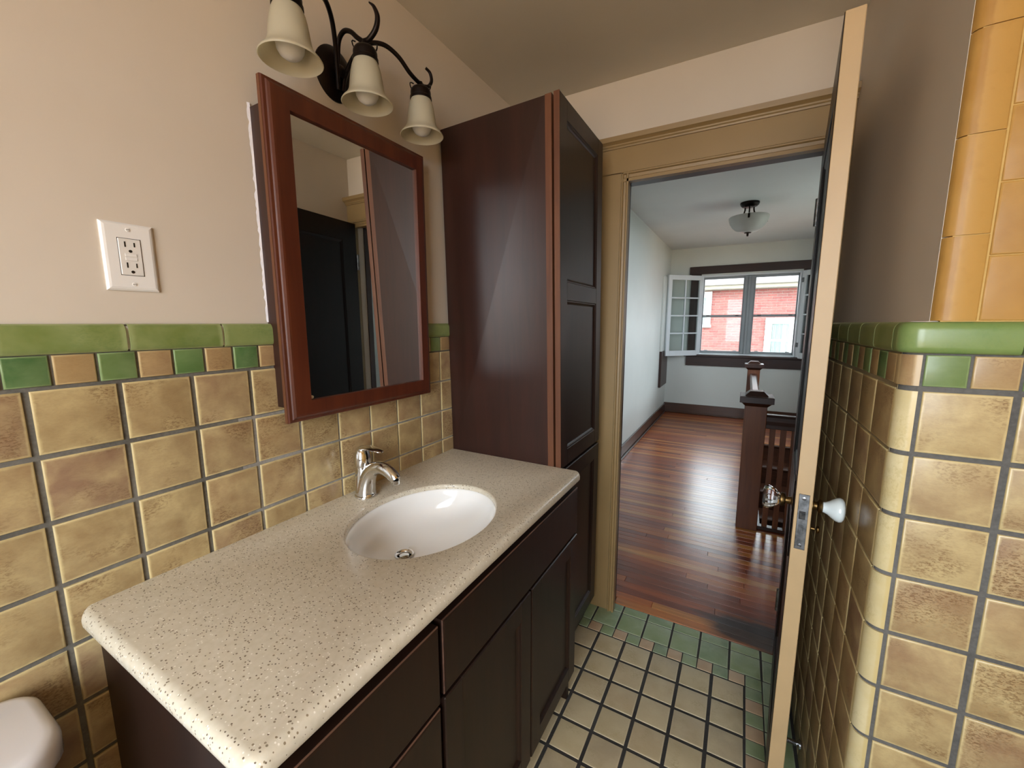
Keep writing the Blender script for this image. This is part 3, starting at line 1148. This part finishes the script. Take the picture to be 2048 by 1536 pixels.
def ringx(x, iy, iz0=None):
    i = iy
    return [(x, D0 + i, DZ0 + i), (x, D1 - i, DZ0 + i), (x, D1 - i, DZ1 - i), (x, D0 + i, DZ1 - i)]


inner = lambda x, i: [(x, GY0 - i, GZ0 - i), (x, GY1 + i, GZ0 - i), (x, GY1 + i, GZ1 + i), (x, GY0 - i, GZ1 + i)]
mf.quad_strip([inner(.0385, .0), ringx(.0385, .0), ringx(.049, 0.0), ringx(.0535, .0018), ringx(.0545, .008), ringx(.0575, .010), ringx(.0605, .015), ringx(.061, .020), inner(.061, .0005), inner(.0605, 0), inner(.0385, 0)], True, False, False)
mdoor = obj('door_frame', mf, 'cherry_red', med)
obj('frame_edge', B().box(.0387, .0485, D0 - .0012, D0 + .0005, DZ0 + .0005, DZ1 - .0005), 'cherry_edge', mdoor)
obj('mirror', B().box(.0505, .0525, GY0 - .004, GY1 + .004, GZ0 - .004, GZ1 + .004), 'mirror', med)
obj('backing_board', B().box(.0375, .0505, GY0 - .004, GY1 + .004, GZ0 - .004, GZ1 + .004), 'cherry_black', med)
obj('bumper', B().lathe([(.0045, 0), (.0045, .002), (.003, .0036), (0, .004)], (.0525, GY0 + .006, GZ0 + .006), 'x', 14), 'rubber_clear', med, smooth=True)

# ---- light bar above the mirror
lx, ly = .12, .826
lamp = thing('wall_sconce', (0, ly, 2.03), 'dark bronze three-arm wall light with frosted bell shades above the mirror', 'wall light')
obj('backplate', B().lathe([(.062, 0), (.062, .004), (.056, .010), (.040, .016), (.020, .020), (0, .021)], (.0, ly, 2.030), 'x', 36, cap0=True, sx=.95, sy=1.08), 'bronze_dark', lamp, smooth=True)
obj('boss', B().lathe([(.016, .015), (.016, .03), (.010, .036), (0, .038)], (.0, ly, 2.03), 'x', 20), 'bronze_dark', lamp, smooth=True)
CZ = 2.046
for dy in (-.205, 0.0, .205):
    cy = ly + dy
    s = 1 if dy >= 0 else -1
    if dy == 0:
        arm = [(.020, cy, 2.015), (.024, cy - .004, 2.060), (.036, cy - .008, 2.097), (.056, cy - .008, 2.112), (.078, cy - .006, 2.106), (.098, cy - .003, 2.088), (lx - .006, cy, CZ + .030)]
        curl = [(lx - .006, cy, CZ + .030), (lx + .012, cy + .004, CZ + .032), (lx + .032, cy + .008, CZ + .050), (lx + .040, cy + .008, CZ + .074), (lx + .034, cy + .004, CZ + .096), (lx + .022, cy, CZ + .108)]
        cr_ = [.0055, .0065, .0068, .0062, .0045, .0018]
    else:
        arm = [(.022, ly + s * .006, 1.985), (.030, ly + s * .014, 2.030), (.048, ly + s * .030, 2.078), (.070, ly + s * .055, 2.112), (.094, ly + s * .090, 2.122), (.112, ly + s * .125, 2.106), (lx, ly + s * .160, 2.080), (lx, cy - s * .012, CZ + .026), (lx, cy + s * .012, CZ + .024)]
        curl = [(lx, cy + s * .012, CZ + .024), (lx + .004, cy + s * .032, CZ + .032), (lx + .006, cy + s * .044, CZ + .052), (lx + .004, cy + s * .040, CZ + .072), (lx, cy + s * .026, CZ + .080)]
        cr_ = [.005, .0052, .005, .0045, .004]
    obj('arm', B().tube(spline(arm, 6), .0058, 12), 'bronze_dark', lamp, smooth=True)
    cs = spline(curl, 5)
    rr_ = []
    for i in range(len(cs)):
        t = i / (len(cs) - 1) * (len(cr_) - 1)
        a = min(int(t), len(cr_) - 2)
        rr_.append(cr_[a] + (cr_[a + 1] - cr_[a]) * (t - a))
    obj('scroll', B().tube(cs, rr_, 12), 'bronze_dark', lamp, smooth=True)
    # wire tendril
    td = [(lx + .030 * math.cos(a), cy + .030 * math.sin(a), CZ + .012 + .010 * math.sin(2 * a)) for a in [i / 14 * 1.5 * PI for i in range(15)]]
    obj('tendril', B().tube(td, .0017, 6), 'bronze_dark', lamp, smooth=True)
    cup = obj('socket_cup', B().lathe([(.006, .030), (.009, .022), (.012, .016), (.024, .012), (.0285, .006), (.0295, .0), (.029, -.010), (.0315, -.012), (.0315, -.019), (.027, -.0195)], (lx, cy, CZ), n=28, cap0=True, cap1=True), 'bronze_dark', lamp, smooth=True, angle=45)
    pr = [(.0265, -.012), (.0290, -.019), (.0335, -.030), (.0370, -.044), (.0395, -.060), (.0415, -.076), (.0435, -.088), (.0480, -.098), (.0545, -.106), (.0605, -.112), (.0635, -.117)]
    inn = [(r - .0028, h) for r, h in reversed(pr)]
    inn[0] = (.0620, -.1185)
    obj('shade', B().lathe(pr + inn, (lx, cy, CZ), n=40), 'frosted_shade', lamp, smooth=True, angle=80)
    blb = [(.0125, -.02), (.0130, -.040), (.0170, -.052), (.0235, -.064), (.0275, -.078), (.0285, -.088), (.0270, -.099), (.0215, -.109), (.0120, -.1155), (0, -.1175)]
    obj('bulb', B().lathe(blb, (lx, cy, CZ), n=28), 'bulb_glass', lamp, smooth=True, angle=80)

# ---- outlet
out = thing('wall_outlet', (0, .348, 1.495), 'white rectangular outlet plate with test and reset buttons on plaster', 'outlet')
pb = B()
oy0, oy1, oz0, oz1 = .3095, .3855, 1.435, 1.5555
r = lambda x, i: [(x, oy0 + i, oz0 + i), (x, oy1 - i, oz0 + i), (x, oy1 - i, oz1 - i), (x, oy0 + i, oz1 - i)]
pb.quad_strip([r(0.0, 0), r(.003, 0), r(.0055, .003), r(.0065, .0065)])
obj('cover_plate', pb, 'white_plastic', out)
cy, cz = .3475, 1.4955
rec = obj('receptacle', B().box(.0055, .0078, cy - .0162, cy + .0162, cz - .0325, cz + .0325, .001), 'white_plastic_inner', out)
obj('gap', B().box(.0063, .0067, cy - .0170, cy + .0170, cz - .0333, cz + .0333), 'slot_black', rec)
for s in (1, -1):
    zc = cz + s * .0185
    obj('slot', B().box(.0075, .0081, cy - .0078, cy - .0056, zc - .001, zc + .0085).box(.0075, .0081, cy + .0056, cy + .0076, zc, zc + .0078), 'slot_black', rec)
    obj('ground_hole', B().lathe([(.0027, 0), (.0027, .0006)], (.0075, cy, zc - .008), 'x', 14, cap0=True, cap1=True), 'slot_black', rec)
obj('test_button', B().box(.0077, .0087, cy - .0085, cy + .0085, cz + .0008, cz + .0062, .0004), 'white_plastic', rec)
obj('reset_button', B().box(.0077, .0087, cy - .0085, cy + .0085, cz - .0062, cz - .0008, .0004), 'white_plastic', rec)
for s in (1, -1):
    sc = obj('screw', B().lathe([(.0034, 0), (.0032, .0012), (.001, .0016)], (.0063, cy, cz + s * .0485), 'x', 14, cap1=True), 'white_plastic', out, smooth=True)
    obj('screw_slot', B().box(.0078, .0081, cy - .0026, cy + .0026, cz + s * .0485 - .0004, cz + s * .0485 + .0004), 'steel_worn', sc)

# ---- toilet, tank against the left wall
toi = thing('toilet', (.12, -.10, 0), 'white porcelain toilet tank with rounded lid against the tiled wall', 'toilet')
tk = B()
tk.quad_strip([rrect(.018, .185, -.325, .118, (.02, .05, .05, .02), z, 6) for z in (.36, .40, .744)])
obj('tank', tk, 'toilet_porcelain', toi, smooth=True)
lid = B()
LR = (.05, .062, .062, .05)
lid.quad_strip([rrect(.012 + i, .205 - i, -.345 + i, .143 - i, [max(q - i, .004) for q in LR], z, 8) for i, z in ((.004, .745), (0, .750), (0, .776), (.003, .783), (.009, .788), (.017, .7895))])
obj('tank_lid', lid, 'toilet_porcelain', toi, smooth=True, angle=50)
bo = B()
bo.lathe([(.085, 0), (.088, .02), (.075, .09), (.085, .18), (.13, .29), (.165, .36), (.175, .395)], (.40, -.10, 0), n=32, cap0=True, cap1=True, sx=1.28, sy=1.0)
obj('bowl', bo, 'toilet_porcelain', toi, smooth=True)
obj('foot', B().quad_strip([rrect(.05, .40, -.19, -.01, (.03,) * 4, z, 5) for z in (0, .36)]), 'toilet_porcelain', toi, smooth=True)
obj('seat_lid', B().lathe([(.172, .396), (.178, .402), (.178, .424), (.165, .434), (.0, .437)], (.40, -.10, 0), n=32, cap0=True, sx=1.26, sy=1.0), 'toilet_porcelain', toi, smooth=True)
obj('flush_lever', B().tube([(.186, .06, .66), (.205, .06, .66), (.21, .04, .658), (.21, -.01, .652)], .006, 10), 'chrome', toi, smooth=True)

# ================================================================== BATHROOM DOOR (open, hinged on the right)
phi = -math.asin(.063 / .70)
HXD, HYD = 1.190, 1.797
door = thing('door_1', (HXD, HYD, 0), 'open door, cream painted edge and bathroom side, dark stained hall side', 'door', kind='structure', rotz=phi)
W, T, Z0, Z1 = .700, .0335, .012, 1.968


def dobj(name, b, mat, parent=None, smooth=False, angle=35):
    return obj(name, b, mat, parent or door, smooth, local=True, angle=angle)


# frame stiles and rails
ST = .105
rails = [(Z0, Z0 + .20), (.80, .93), (Z1 - .11, Z1)]
dk = B()
dk.box(0, .010, -W + .001, -W + ST, Z0, Z1, .001).box(0, .010, -ST, 0, Z0, Z1, .001)
for a, b in rails:
    dk.box(.0002, .010, -W + ST - .002, -ST + .002, a, b, .001)
dobj('stained_face', dk, 'stain_door')
for (a0, a1), (b0, b1) in zip(rails[:-1], rails[1:]):
    q = B()
    rr2 = lambda x, i: [(x, -W + ST + i, a1 + i), (x, -ST - i, a1 + i), (x, -ST - i, b0 - i), (x, -W + ST + i, b0 - i)]
    q.quad_strip([rr2(.0105, -.001), rr2(.003, -.001), rr2(.005, .008), rr2(.0085, .014)])
    dobj('stained_panel', q, 'stain_door')
pn = B()
pn.box(.010, T, -W + .001, 0, Z0, Z1, .001)
dobj('painted_slab', pn, 'cream_door_paint')
dobj('painted_edge', B().box(.0012, T - .0004, -W - .0012, -W + .002, Z0 + .0005, Z1 - .0005, .0009), 'cream_door_paint')
# mortise lock on the edge
ye_ = -W - .0012
lk = dobj('lock_plate', B().box(.0075, .0275, ye_ - .0016, ye_ + .002, .858, .990, .0006), 'steel_worn')
dobj('latch_opening', B().box(.0105, .0225, ye_ - .0019, ye_, .931, .950), 'slot_black', lk)
dobj('latch_bolt', B().extrude([(.012, ye_ - .0018), (.0225, ye_ - .0018), (.0225, ye_ - .0050)], 'z', .933, .945), 'steel_worn', lk)
dobj('dead_bolt', B().box(.012, .021, ye_ - .0026, ye_, .896, .917, .0004), 'steel_worn', lk)
for zz in (.980, .868):
    sc = dobj('screw', B().lathe([(.0042, 0), (.0040, -.0012), (.001, -.0016)], (.0175, ye_ - .0014, zz), 'y', 14, cap1=True), 'steel_spring', lk, smooth=True)
    dobj('screw_slot', B().box(.0138, .0212, ye_ - .0032, ye_ - .0028, zz - .0005, zz + .0005), 'slot_black', sc)
# knobs
ky, kz = -W + .062, .946
gk = dobj('glass_knob', B().lathe([(.010, -.026), (.014, -.030), (.020, -.036), (.0265, -.045), (.0285, -.053), (.0265, -.060), (.020, -.0635), (.012, -.062), (.0, -.0605)], (0, ky, kz), 'x', 12, cap0=True), 'glass_knob')
dobj('brass_collar', B().lathe([(.020, 0), (.020, -.003), (.010, -.005), (.0085, -.010), (.0085, -.016), (.0145, -.018), (.0165, -.022), (.0165, -.026), (.012, -.029), (.0, -.029)], (0, ky, kz), 'x', 28), 'brass_aged', gk, smooth=True)
wk = dobj('white_knob', B().lathe([(.0115, .0215), (.0128, .027), (.0160, .033), (.0215, .0395), (.0262, .0465), (.0282, .053), (.0268, .058), (.0225, .0615), (.0140, .0637), (.0060, .0645), (0, .0647)], (T, ky, kz), 'x', 32, cap0=True), 'opal_knob', smooth=True, angle=70)
dobj('brass_collar', B().lathe([(.019, 0), (.019, .003), (.0105, .0045), (.009, .009), (.0095, .012), (.0150, .0145), (.0165, .0175), (.0155, .0205), (.012, .023), (.0, .023)], (T, ky, kz), 'x', 28), 'brass_aged', wk, smooth=True)
dobj('back_plate', B().box(-.0025, 0, ky - .028, ky + .028, kz - .13, kz + .06, .001), 'bronze_dark')
tt = dobj('thumb_turn', B().lathe([(.010, 0), (.010, .003), (.004, .005), (.004, .012)], (T, ky, kz - .058), 'x', 16, cap1=True), 'brass_aged', smooth=True)
dobj('turn_grip', B().lathe([(.0, -.011), (.006, -.008), (.0075, 0), (.006, .008), (0, .011)], (T + .018, ky, kz - .058), 'y', 14, sx=1, sy=.6), 'brass_aged', tt, smooth=True)
for zz in (.25, 1.70):
    dobj('hinge', B().lathe([(.007, 0), (.007, .09)], (-.002, .006, zz), 'z', 14, cap0=True, cap1=True), 'steel_worn', smooth=True)

# ---- door stop on the wall
ds = thing('door_stop', (1.236, 1.39, .085), 'shiny metal door stop fixed low on the tiled wall behind the door', 'door stop')
obj('flange', B().lathe([(.014, 0), (.013, -.004), (.008, -.008)], (1.2385, 1.392, .085), 'x', 18, cap0=True, cap1=True), 'steel_spring', ds, smooth=True)
hel = [(1.2305 - .030 * i / 96, 1.392 + .0062 * math.cos(i / 96 * 18 * PI), .085 + .0062 * math.sin(i / 96 * 18 * PI)) for i in range(97)]
obj('spring', B().tube(hel, .0014, 6), 'steel_spring', ds, smooth=True)
obj('rod', B().tube([(1.2305, 1.392, .085), (1.188, 1.397, .085)], .0032, 10), 'steel_spring', ds, smooth=True)
obj('tip', B().lathe([(.006, 0), (.007, -.004), (.006, -.010), (.002, -.012)], (1.189, 1.397, .085), 'x', 14, cap0=True, cap1=True), 'white_plastic', ds, smooth=True)

# ================================================================== HALL WINDOW
win = thing('window_1', (1.02, HF, WC), 'hall window with white casement leaves swung open and a grey storm sash outside', 'window', kind='structure')
obj('window_frame', B().box(WA, WA + .022, HF + .0, HF + .2, WC, WD).box(WB_ - .022, WB_, HF, HF + .2, WC, WD).box(WA + .022, WB_ - .022, HF, HF + .2, WD - .016, WD).box(WA + .022, WB_ - .022, HF + .02, HF + .2, WC, WC + .016), 'window_white', win)
ys0, ys1 = HF + .085, HF + .125
mid = 1.026
obj('centre_mullion', B().box(mid - .062, mid + .062, ys0, ys1, WC + .016, WD - .016, .004).box(mid - .018, mid + .018, ys0 - .02, ys0, WC + .016, WD - .016, .004), 'storm_aluminium', win)
for a, b in ((WA + .022, mid - .062), (mid + .062, WB_ - .022)):
    mr = 1.472
    ss = obj('storm_sash', B().box(a, a + .014, ys0 + .01, ys1, WC + .016, WD - .016, .002).box(b - .014, b, ys0 + .01, ys1, WC + .016, WD - .016, .002)
             .box(a + .014, b - .014, ys0 + .01, ys1, WD - .048, WD - .016, .002).box(a + .014, b - .014, ys0 + .01, ys1, WC + .016, WC + .052, .002).box(a + .014, b - .014, ys0, ys1, mr - .016, mr + .018, .003), 'storm_aluminium', win)
    obj('pane', B().box(a + .01, b - .01, ys1 - .016, ys1 - .013, mr + .016, WD - .046), 'glass', ss)
    obj('pane', B().box(a + .01, b - .01, ys1 - .026, ys1 - .023, WC + .05, mr - .014), 'glass', ss)
    for xx in (a + .06, b - .09):
        obj('sash_clip', B().box(xx, xx + .045, ys0 - .006, ys0 + .012, mr + .002, mr + .012, .001).box(xx, xx + .045, ys0 - .002, ys0 + .012, WC + .054, WC + .062, .001), 'bronze_dark', ss)
obj('head_casing', B().box(.25, 1.785, HF - .026, HF, 2.072, 2.180, .003), 'hall_wood_x', win)
obj('side_casing', B().box(.275, WA - .004, HF - .022, HF, WC, 2.072, .002), 'hall_wood', win)
obj('side_casing', B().box(WB_ + .004, 1.76, HF - .022, HF, WC, 2.072, .002), 'hall_wood', win)
obj('sill', B().box(.232, 1.80, HF - .060, HF + .03, .880, .9145, .006), 'hall_wood_x', win)
obj('apron', B().box(.262, 1.77, HF - .024, HF, .745, .880, .003), 'hall_wood_x', win)


def leaf(hx, hy, ang, sgn):
    """casement leaf with eight small panes, hinged at (hx, hy), lying along the angle"""
    Lw, th = .580, .034
    e = bpy.data.objects.new('casement_leaf', None)
    COL.objects.link(e)
    e.parent = win
    e.location = Vector((hx, hy, 0)) - win.location
    e.rotation_euler = (0, 0, ang)
    z_0, z_1 = .918 - 0.018, 2.048
    s = .058
    fb = B()
    fb.box(0, s, 0, th, z_0, z_1, .003).box(Lw - s, Lw, 0, th, z_0, z_1, .003).box(s, Lw - s, 0, th, z_0, z_0 + .075, .003).box(s, Lw - s, 0, th, z_1 - .065, z_1, .003)
    obj('leaf_frame', fb, 'window_white', e, local=True)
    mb = B()
    mb.box(Lw / 2 - .010, Lw / 2 + .010, .006, th - .006, z_0 + .07, z_1 - .06)
    gz = [z_0 + .075 + i * (z_1 - z_0 - .14) / 4 for i in range(5)]
    for z in gz[1:4]:
        mb.box(s - .004, Lw - s + .004, .006, th - .006, z - .009, z + .009)
    obj('muntins', mb, 'window_white', e, local=True)
    for i in range(4):
        for c in range(2):
            xa = s + .0 if c == 0 else Lw / 2 + .008
            xb = Lw / 2 - .008 if c == 0 else Lw - s
            obj('pane', B().box(xa - .003, xb + .003, th / 2 - .0015, th / 2 + .0015, gz[i] + .002, gz[i + 1] - .002), 'glass', e, local=True)
    hb = B()
    for z in (z_0 + .15, z_1 - .15):
        hb.box(-.004, .03, -.003, .003, z, z + .06)
    obj('hinge', hb, 'steel_worn', e, local=True)
    return e


leaf(.420, HF - .002, math.atan2(-.41, -.41) , 1)
leaf(1.620, HF - .028, math.atan2(-.44, .37), -1)

# ================================================================== NEWELS, BALUSTRADES, STAIRS
def newel(cx, cy, label):
    t = thing('newel_post', (cx, cy, 0), label, 'newel post', 'newel posts of the stair railing')
    h = .062
    obj('shaft', B().box(cx - h, cx + h, cy - h, cy + h, 0, .842, .003), 'newel_wood', t)
    cp = B()
    sq = lambda q, z: [(cx - q, cy - q, z), (cx + q, cy - q, z), (cx + q, cy + q, z), (cx - q, cy + q, z)]
    cp.quad_strip([sq(h - .004, .838), sq(h + .002, .842), sq(.082, .862), sq(.095, .866), sq(.095, .902), sq(.092, .906), sq(.066, .908), sq(.040, .934), sq(.036, .936)])
    obj('cap', cp, 'hall_wood', t)
    return t


NX, NY1, NY2 = 1.102, 3.092, 5.50
newel(NX, NY1, 'square dark newel post nearest the bathroom doorway, with moulded cap')
newel(1.130, NY2, 'square dark newel post farther down the hall, in front of the window')

b1 = thing('balustrade', (1.6, NY1, 0), 'dark railing with square balusters running right from the nearer newel', 'railing', 'stair railings')
ra = B()
ra.extrude([(NY1 - .030, .722), (NY1 + .030, .722), (NY1 + .034, .745), (NY1 + .034, .772), (NY1 + .02, .786), (NY1 - .02, .786), (NY1 - .034, .772), (NY1 - .034, .745)], 'x', NX + .062, HR)
obj('handrail', ra, 'hall_wood_x', b1)
obj('subrail', B().box(NX + .062, HR, NY1 - .022, NY1 + .022, .694, .722, .003), 'hall_wood_x', b1)
obj('bottom_rail', B().box(NX + .062, HR, NY1 - .024, NY1 + .024, 0.0, .024, .003), 'hall_wood_x', b1)
x = NX + .062 + .028
while x < HR - .03:
    obj('baluster', B().box(x, x + .030, NY1 - .015, NY1 + .015, .024, .694), 'newel_wood', b1)
    x += .0595

b2 = thing('balustrade', (1.12, 4.3, 0), 'dark railing running down the hall between the two newel posts', 'railing', 'stair railings')
x0b, x1b = NX + .012, 1.130
ra = B()
sec = [(-.030, .735), (.030, .735), (.034, .758), (.034, .784), (.02, .799), (-.02, .799), (-.034, .784), (-.034, .758)]
ra.quad_strip([[(x0b + u, NY1 + .062, z) for u, z in sec], [(x1b + u, NY2 - .062, z) for u, z in sec]])
obj('handrail', ra, 'hall_wood_y', b2)
obj('bottom_rail', B().quad_strip([[(x0b + u, NY1 + .062, z) for u, z in ((-.024, 0), (.024, 0), (.024, .024), (-.024, .024))], [(x1b + u, NY2 - .062, z) for u, z in ((-.024, 0), (.024, 0), (.024, .024), (-.024, .024))]]), 'hall_wood_y', b2)
y = NY1 + .062 + .03
while y < NY2 - .1:
    t = (y - NY1) / (NY2 - NY1)
    xc = x0b + (x1b - x0b) * t
    obj('baluster', B().box(xc - .015, xc + .015, y, y + .030, .024, .736), 'newel_wood', b2)
    y += .0595

st = thing('staircase', (1.6, 5.4, -.19), 'wooden stairs going down beyond the railing', 'stairs')
for i in range(8):
    zt = -.19 * (i + 1)
    ye = SY1 - .25 * i
    obj('riser', B().box(SX0 + .022, HR - .03, ye - .02, ye, zt, zt + .19 - .03), 'stair_wood', st)
    obj('tread', B().box(SX0 + .022, HR - .03, ye - .275, ye, zt - .03, zt, .008), 'stair_wood', st)
obj('landing_nosing', B().box(SX0 + .022, HR - .03, SY1 - .03, SY1, -.028, -.001, .008), 'stair_wood', st)
struct('trim_4', B().box(SX0, SX0 + .02, SY0, SY1, -.9, -.001).box(SX0, HR, SY0, SY0 + .02, -.9, -.001), 'hall_wood', 'dark fascia board around the stair opening', 'trim')
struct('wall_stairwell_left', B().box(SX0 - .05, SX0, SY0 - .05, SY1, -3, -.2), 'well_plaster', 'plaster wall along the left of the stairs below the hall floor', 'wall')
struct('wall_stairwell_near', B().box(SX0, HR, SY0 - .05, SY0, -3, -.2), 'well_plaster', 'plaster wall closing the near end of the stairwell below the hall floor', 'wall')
struct('floor_lower', B().box(SX0 - .05, HR, SY0 - .05, SY1 + 1.4, -2.9, -2.75), 'stair_wood', 'wooden floor at the foot of the stairs', 'floor')

# ---- hall ceiling light
hl = thing('ceiling_light', (.968, 4.47, HC), 'bronze semi-flush ceiling light with white alabaster bowl in the hall', 'ceiling light')
lc = (.968, 4.47, HC)
obj('canopy', B().lathe([(.077, 0), (.078, -.010), (.072, -.024), (.060, -.036), (.050, -.040), (0, -.041)], lc, n=32, cap0=True), 'bronze_dark', hl, smooth=True)
for i in range(3):
    a = math.radians(-90 + 120 * i)
    q = lambda r_, z: (lc[0] + r_ * math.cos(a), lc[1] + r_ * math.sin(a), HC + z)
    obj('arm', B().tube(spline([q(.040, -.036), q(.042, -.065), q(.056, -.100), q(.085, -.130), q(.125, -.148), q(.160, -.140)], 5), .0062, 10), 'bronze_dark', hl, smooth=True)
    obj('rim_clip', B().box(q(.168, 0)[0] - .008, q(.168, 0)[0] + .008, q(.168, 0)[1] - .008, q(.168, 0)[1] + .008, HC - .165, HC - .128, .002), 'bronze_dark', hl)
prof = [(.163, -.128), (.160, -.150), (.150, -.178), (.132, -.208), (.106, -.234), (.072, -.252), (.038, -.260), (.010, -.262)]
obj('bowl', B().lathe(prof + [(max(r_ - .005, .002), h + .006) for r_, h in reversed(prof)], lc, n=40), 'alabaster', hl, smooth=True, angle=80)
obj('finial', B().lathe([(.003, -.250), (.030, -.262), (.028, -.266), (.010, -.270), (.008, -.292), (.006, -.294)], lc, n=20, cap1=True), 'bronze_dark', hl, smooth=True)
obj('stem', B().tube([(lc[0], lc[1], HC - .04), (lc[0], lc[1], HC - .262)], .004, 8), 'bronze_dark', hl)
for s in (-1, 1):
    obj('bulb', B().lathe([(.010, 0), (.012, -.02), (.024, -.045), (.028, -.062), (.022, -.078), (0, -.088)], (lc[0] + s * .055, lc[1], HC - .11), n=18), 'bulb_glass', hl, smooth=True)

# ================================================================== HOUSE NEXT DOOR
YN = 12.5
hs = thing('neighbour_house', (1.0, YN, -3.2), 'red brick house with white windows and eave seen through the hall window', 'house')
obj('wall', B().box(-6, 8, YN, YN + .3, -3.2, 2.24), 'brickwork', hs)
bme = {}
bw_, bh_ = .205, .056
e = .004
bb = B().quad_strip([[(-bw_ / 2, 0, -bh_ / 2), (bw_ / 2, 0, -bh_ / 2), (bw_ / 2, 0, bh_ / 2), (-bw_ / 2, 0, bh_ / 2)],
                     [(-bw_ / 2, -.012, -bh_ / 2), (bw_ / 2, -.012, -bh_ / 2), (bw_ / 2, -.012, bh_ / 2), (-bw_ / 2, -.012, bh_ / 2)],
                     [(-bw_ / 2 + e, -.016, -bh_ / 2 + e), (bw_ / 2 - e, -.016, -bh_ / 2 + e), (bw_ / 2 - e, -.016, bh_ / 2 - e), (-bw_ / 2 + e, -.016, bh_ / 2 - e)]], True, False, True)
bmesh_ = bpy.data.meshes.new('brick')
bmesh_.from_pydata(bb.v, [], bb.f)
bmesh_.materials.append(M['brick'])
obj('mortar_bed', B().box(-.25, 2.45, YN - .004, YN, .10, 2.235), 'mortar', hs)
LW = (-.75, .19, 1.256, 2.212)
RW = (1.47, 2.13, -.2, 1.505)
hoff = hs.location
nb = 0
r_i = 0
z = 2.20
while z > .30:
    x = -.15 + (0 if r_i % 2 == 0 else .107)
    while x < 2.4:
        blocked = False
        for (a, b, c, d) in (LW, RW):
            if a + .03 < x < b - .03 and c + .02 < z < d - .02:
                blocked = True
        if not blocked and nb < 300:
            o = bpy.data.objects.new('brick', bmesh_)
            COL.objects.link(o)
            o.parent = hs
            o.location = Vector((x, YN - .004, z)) - hoff
            nb += 1
        x += .215
    z -= .066
    r_i += 1


def house_window(a, b, c, d, meet):
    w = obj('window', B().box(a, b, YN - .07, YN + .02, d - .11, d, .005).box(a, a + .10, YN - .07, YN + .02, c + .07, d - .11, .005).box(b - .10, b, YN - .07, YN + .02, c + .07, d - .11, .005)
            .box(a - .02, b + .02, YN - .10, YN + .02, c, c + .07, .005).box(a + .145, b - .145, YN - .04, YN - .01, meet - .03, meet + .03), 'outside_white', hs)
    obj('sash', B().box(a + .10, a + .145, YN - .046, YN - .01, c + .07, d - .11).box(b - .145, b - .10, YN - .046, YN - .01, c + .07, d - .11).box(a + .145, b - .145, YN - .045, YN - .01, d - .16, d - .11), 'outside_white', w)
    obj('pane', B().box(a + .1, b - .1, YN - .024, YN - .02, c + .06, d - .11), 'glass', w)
    cu_ = B()
    n_ = 60
    top, bot = [], []
    for i in range(n_ + 1):
        x_ = a + .1 + (b - a - .2) * i / n_
        y_ = YN - .008 + .006 * math.sin(i * 1.25) + .003 * math.sin(i * 2.9)
        top.append((x_, y_, d - .12)); bot.append((x_, y_, c + .06))
    cu_.quad_strip([bot, top], closed=False, cap0=False, cap1=False)
    obj('curtain', cu_, 'outside_curtain', w)


house_window(*LW, 1.62)
house_window(*RW, .93)
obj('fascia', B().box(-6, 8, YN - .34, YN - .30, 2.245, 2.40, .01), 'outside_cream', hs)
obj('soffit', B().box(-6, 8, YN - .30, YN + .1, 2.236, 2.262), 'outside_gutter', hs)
obj('gutter', B().extrude([(YN - .34, 2.33), (YN - .44, 2.345), (YN - .46, 2.42), (YN - .34, 2.42)], 'x', -6, 8), 'outside_gutter', hs)
rf = obj('roof', B().quad_strip([[(-6, YN - .40, 2.40), (8, YN - .40, 2.40), (8, YN + 4.2, 4.6), (-6, YN + 4.2, 4.6)], [(-6, YN - .40, 2.44), (8, YN - .40, 2.44), (8, YN + 4.2, 4.64), (-6, YN + 4.2, 4.64)]]), 'outside_shingle', hs)
for i in range(16):
    t = i / 16 * .55
    yq, zq = YN - .40 + 4.6 * t, 2.44 + 2.2 * t
    obj('shingle_course', B().quad_strip([[(-6, yq, zq), (8, yq, zq), (8, yq + .16, zq + .08), (-6, yq + .16, zq + .08)], [(-6, yq, zq + .018), (8, yq, zq + .018), (8, yq + .16, zq + .084), (-6, yq + .16, zq + .084)]]), 'outside_shingle', rf)
for i in range(22):
    x = -.4 + i * .135
    obj('gutter_hanger', B().box(x, x + .02, YN - .475, YN - .45, 2.375, 2.40), 'storm_aluminium', hs)
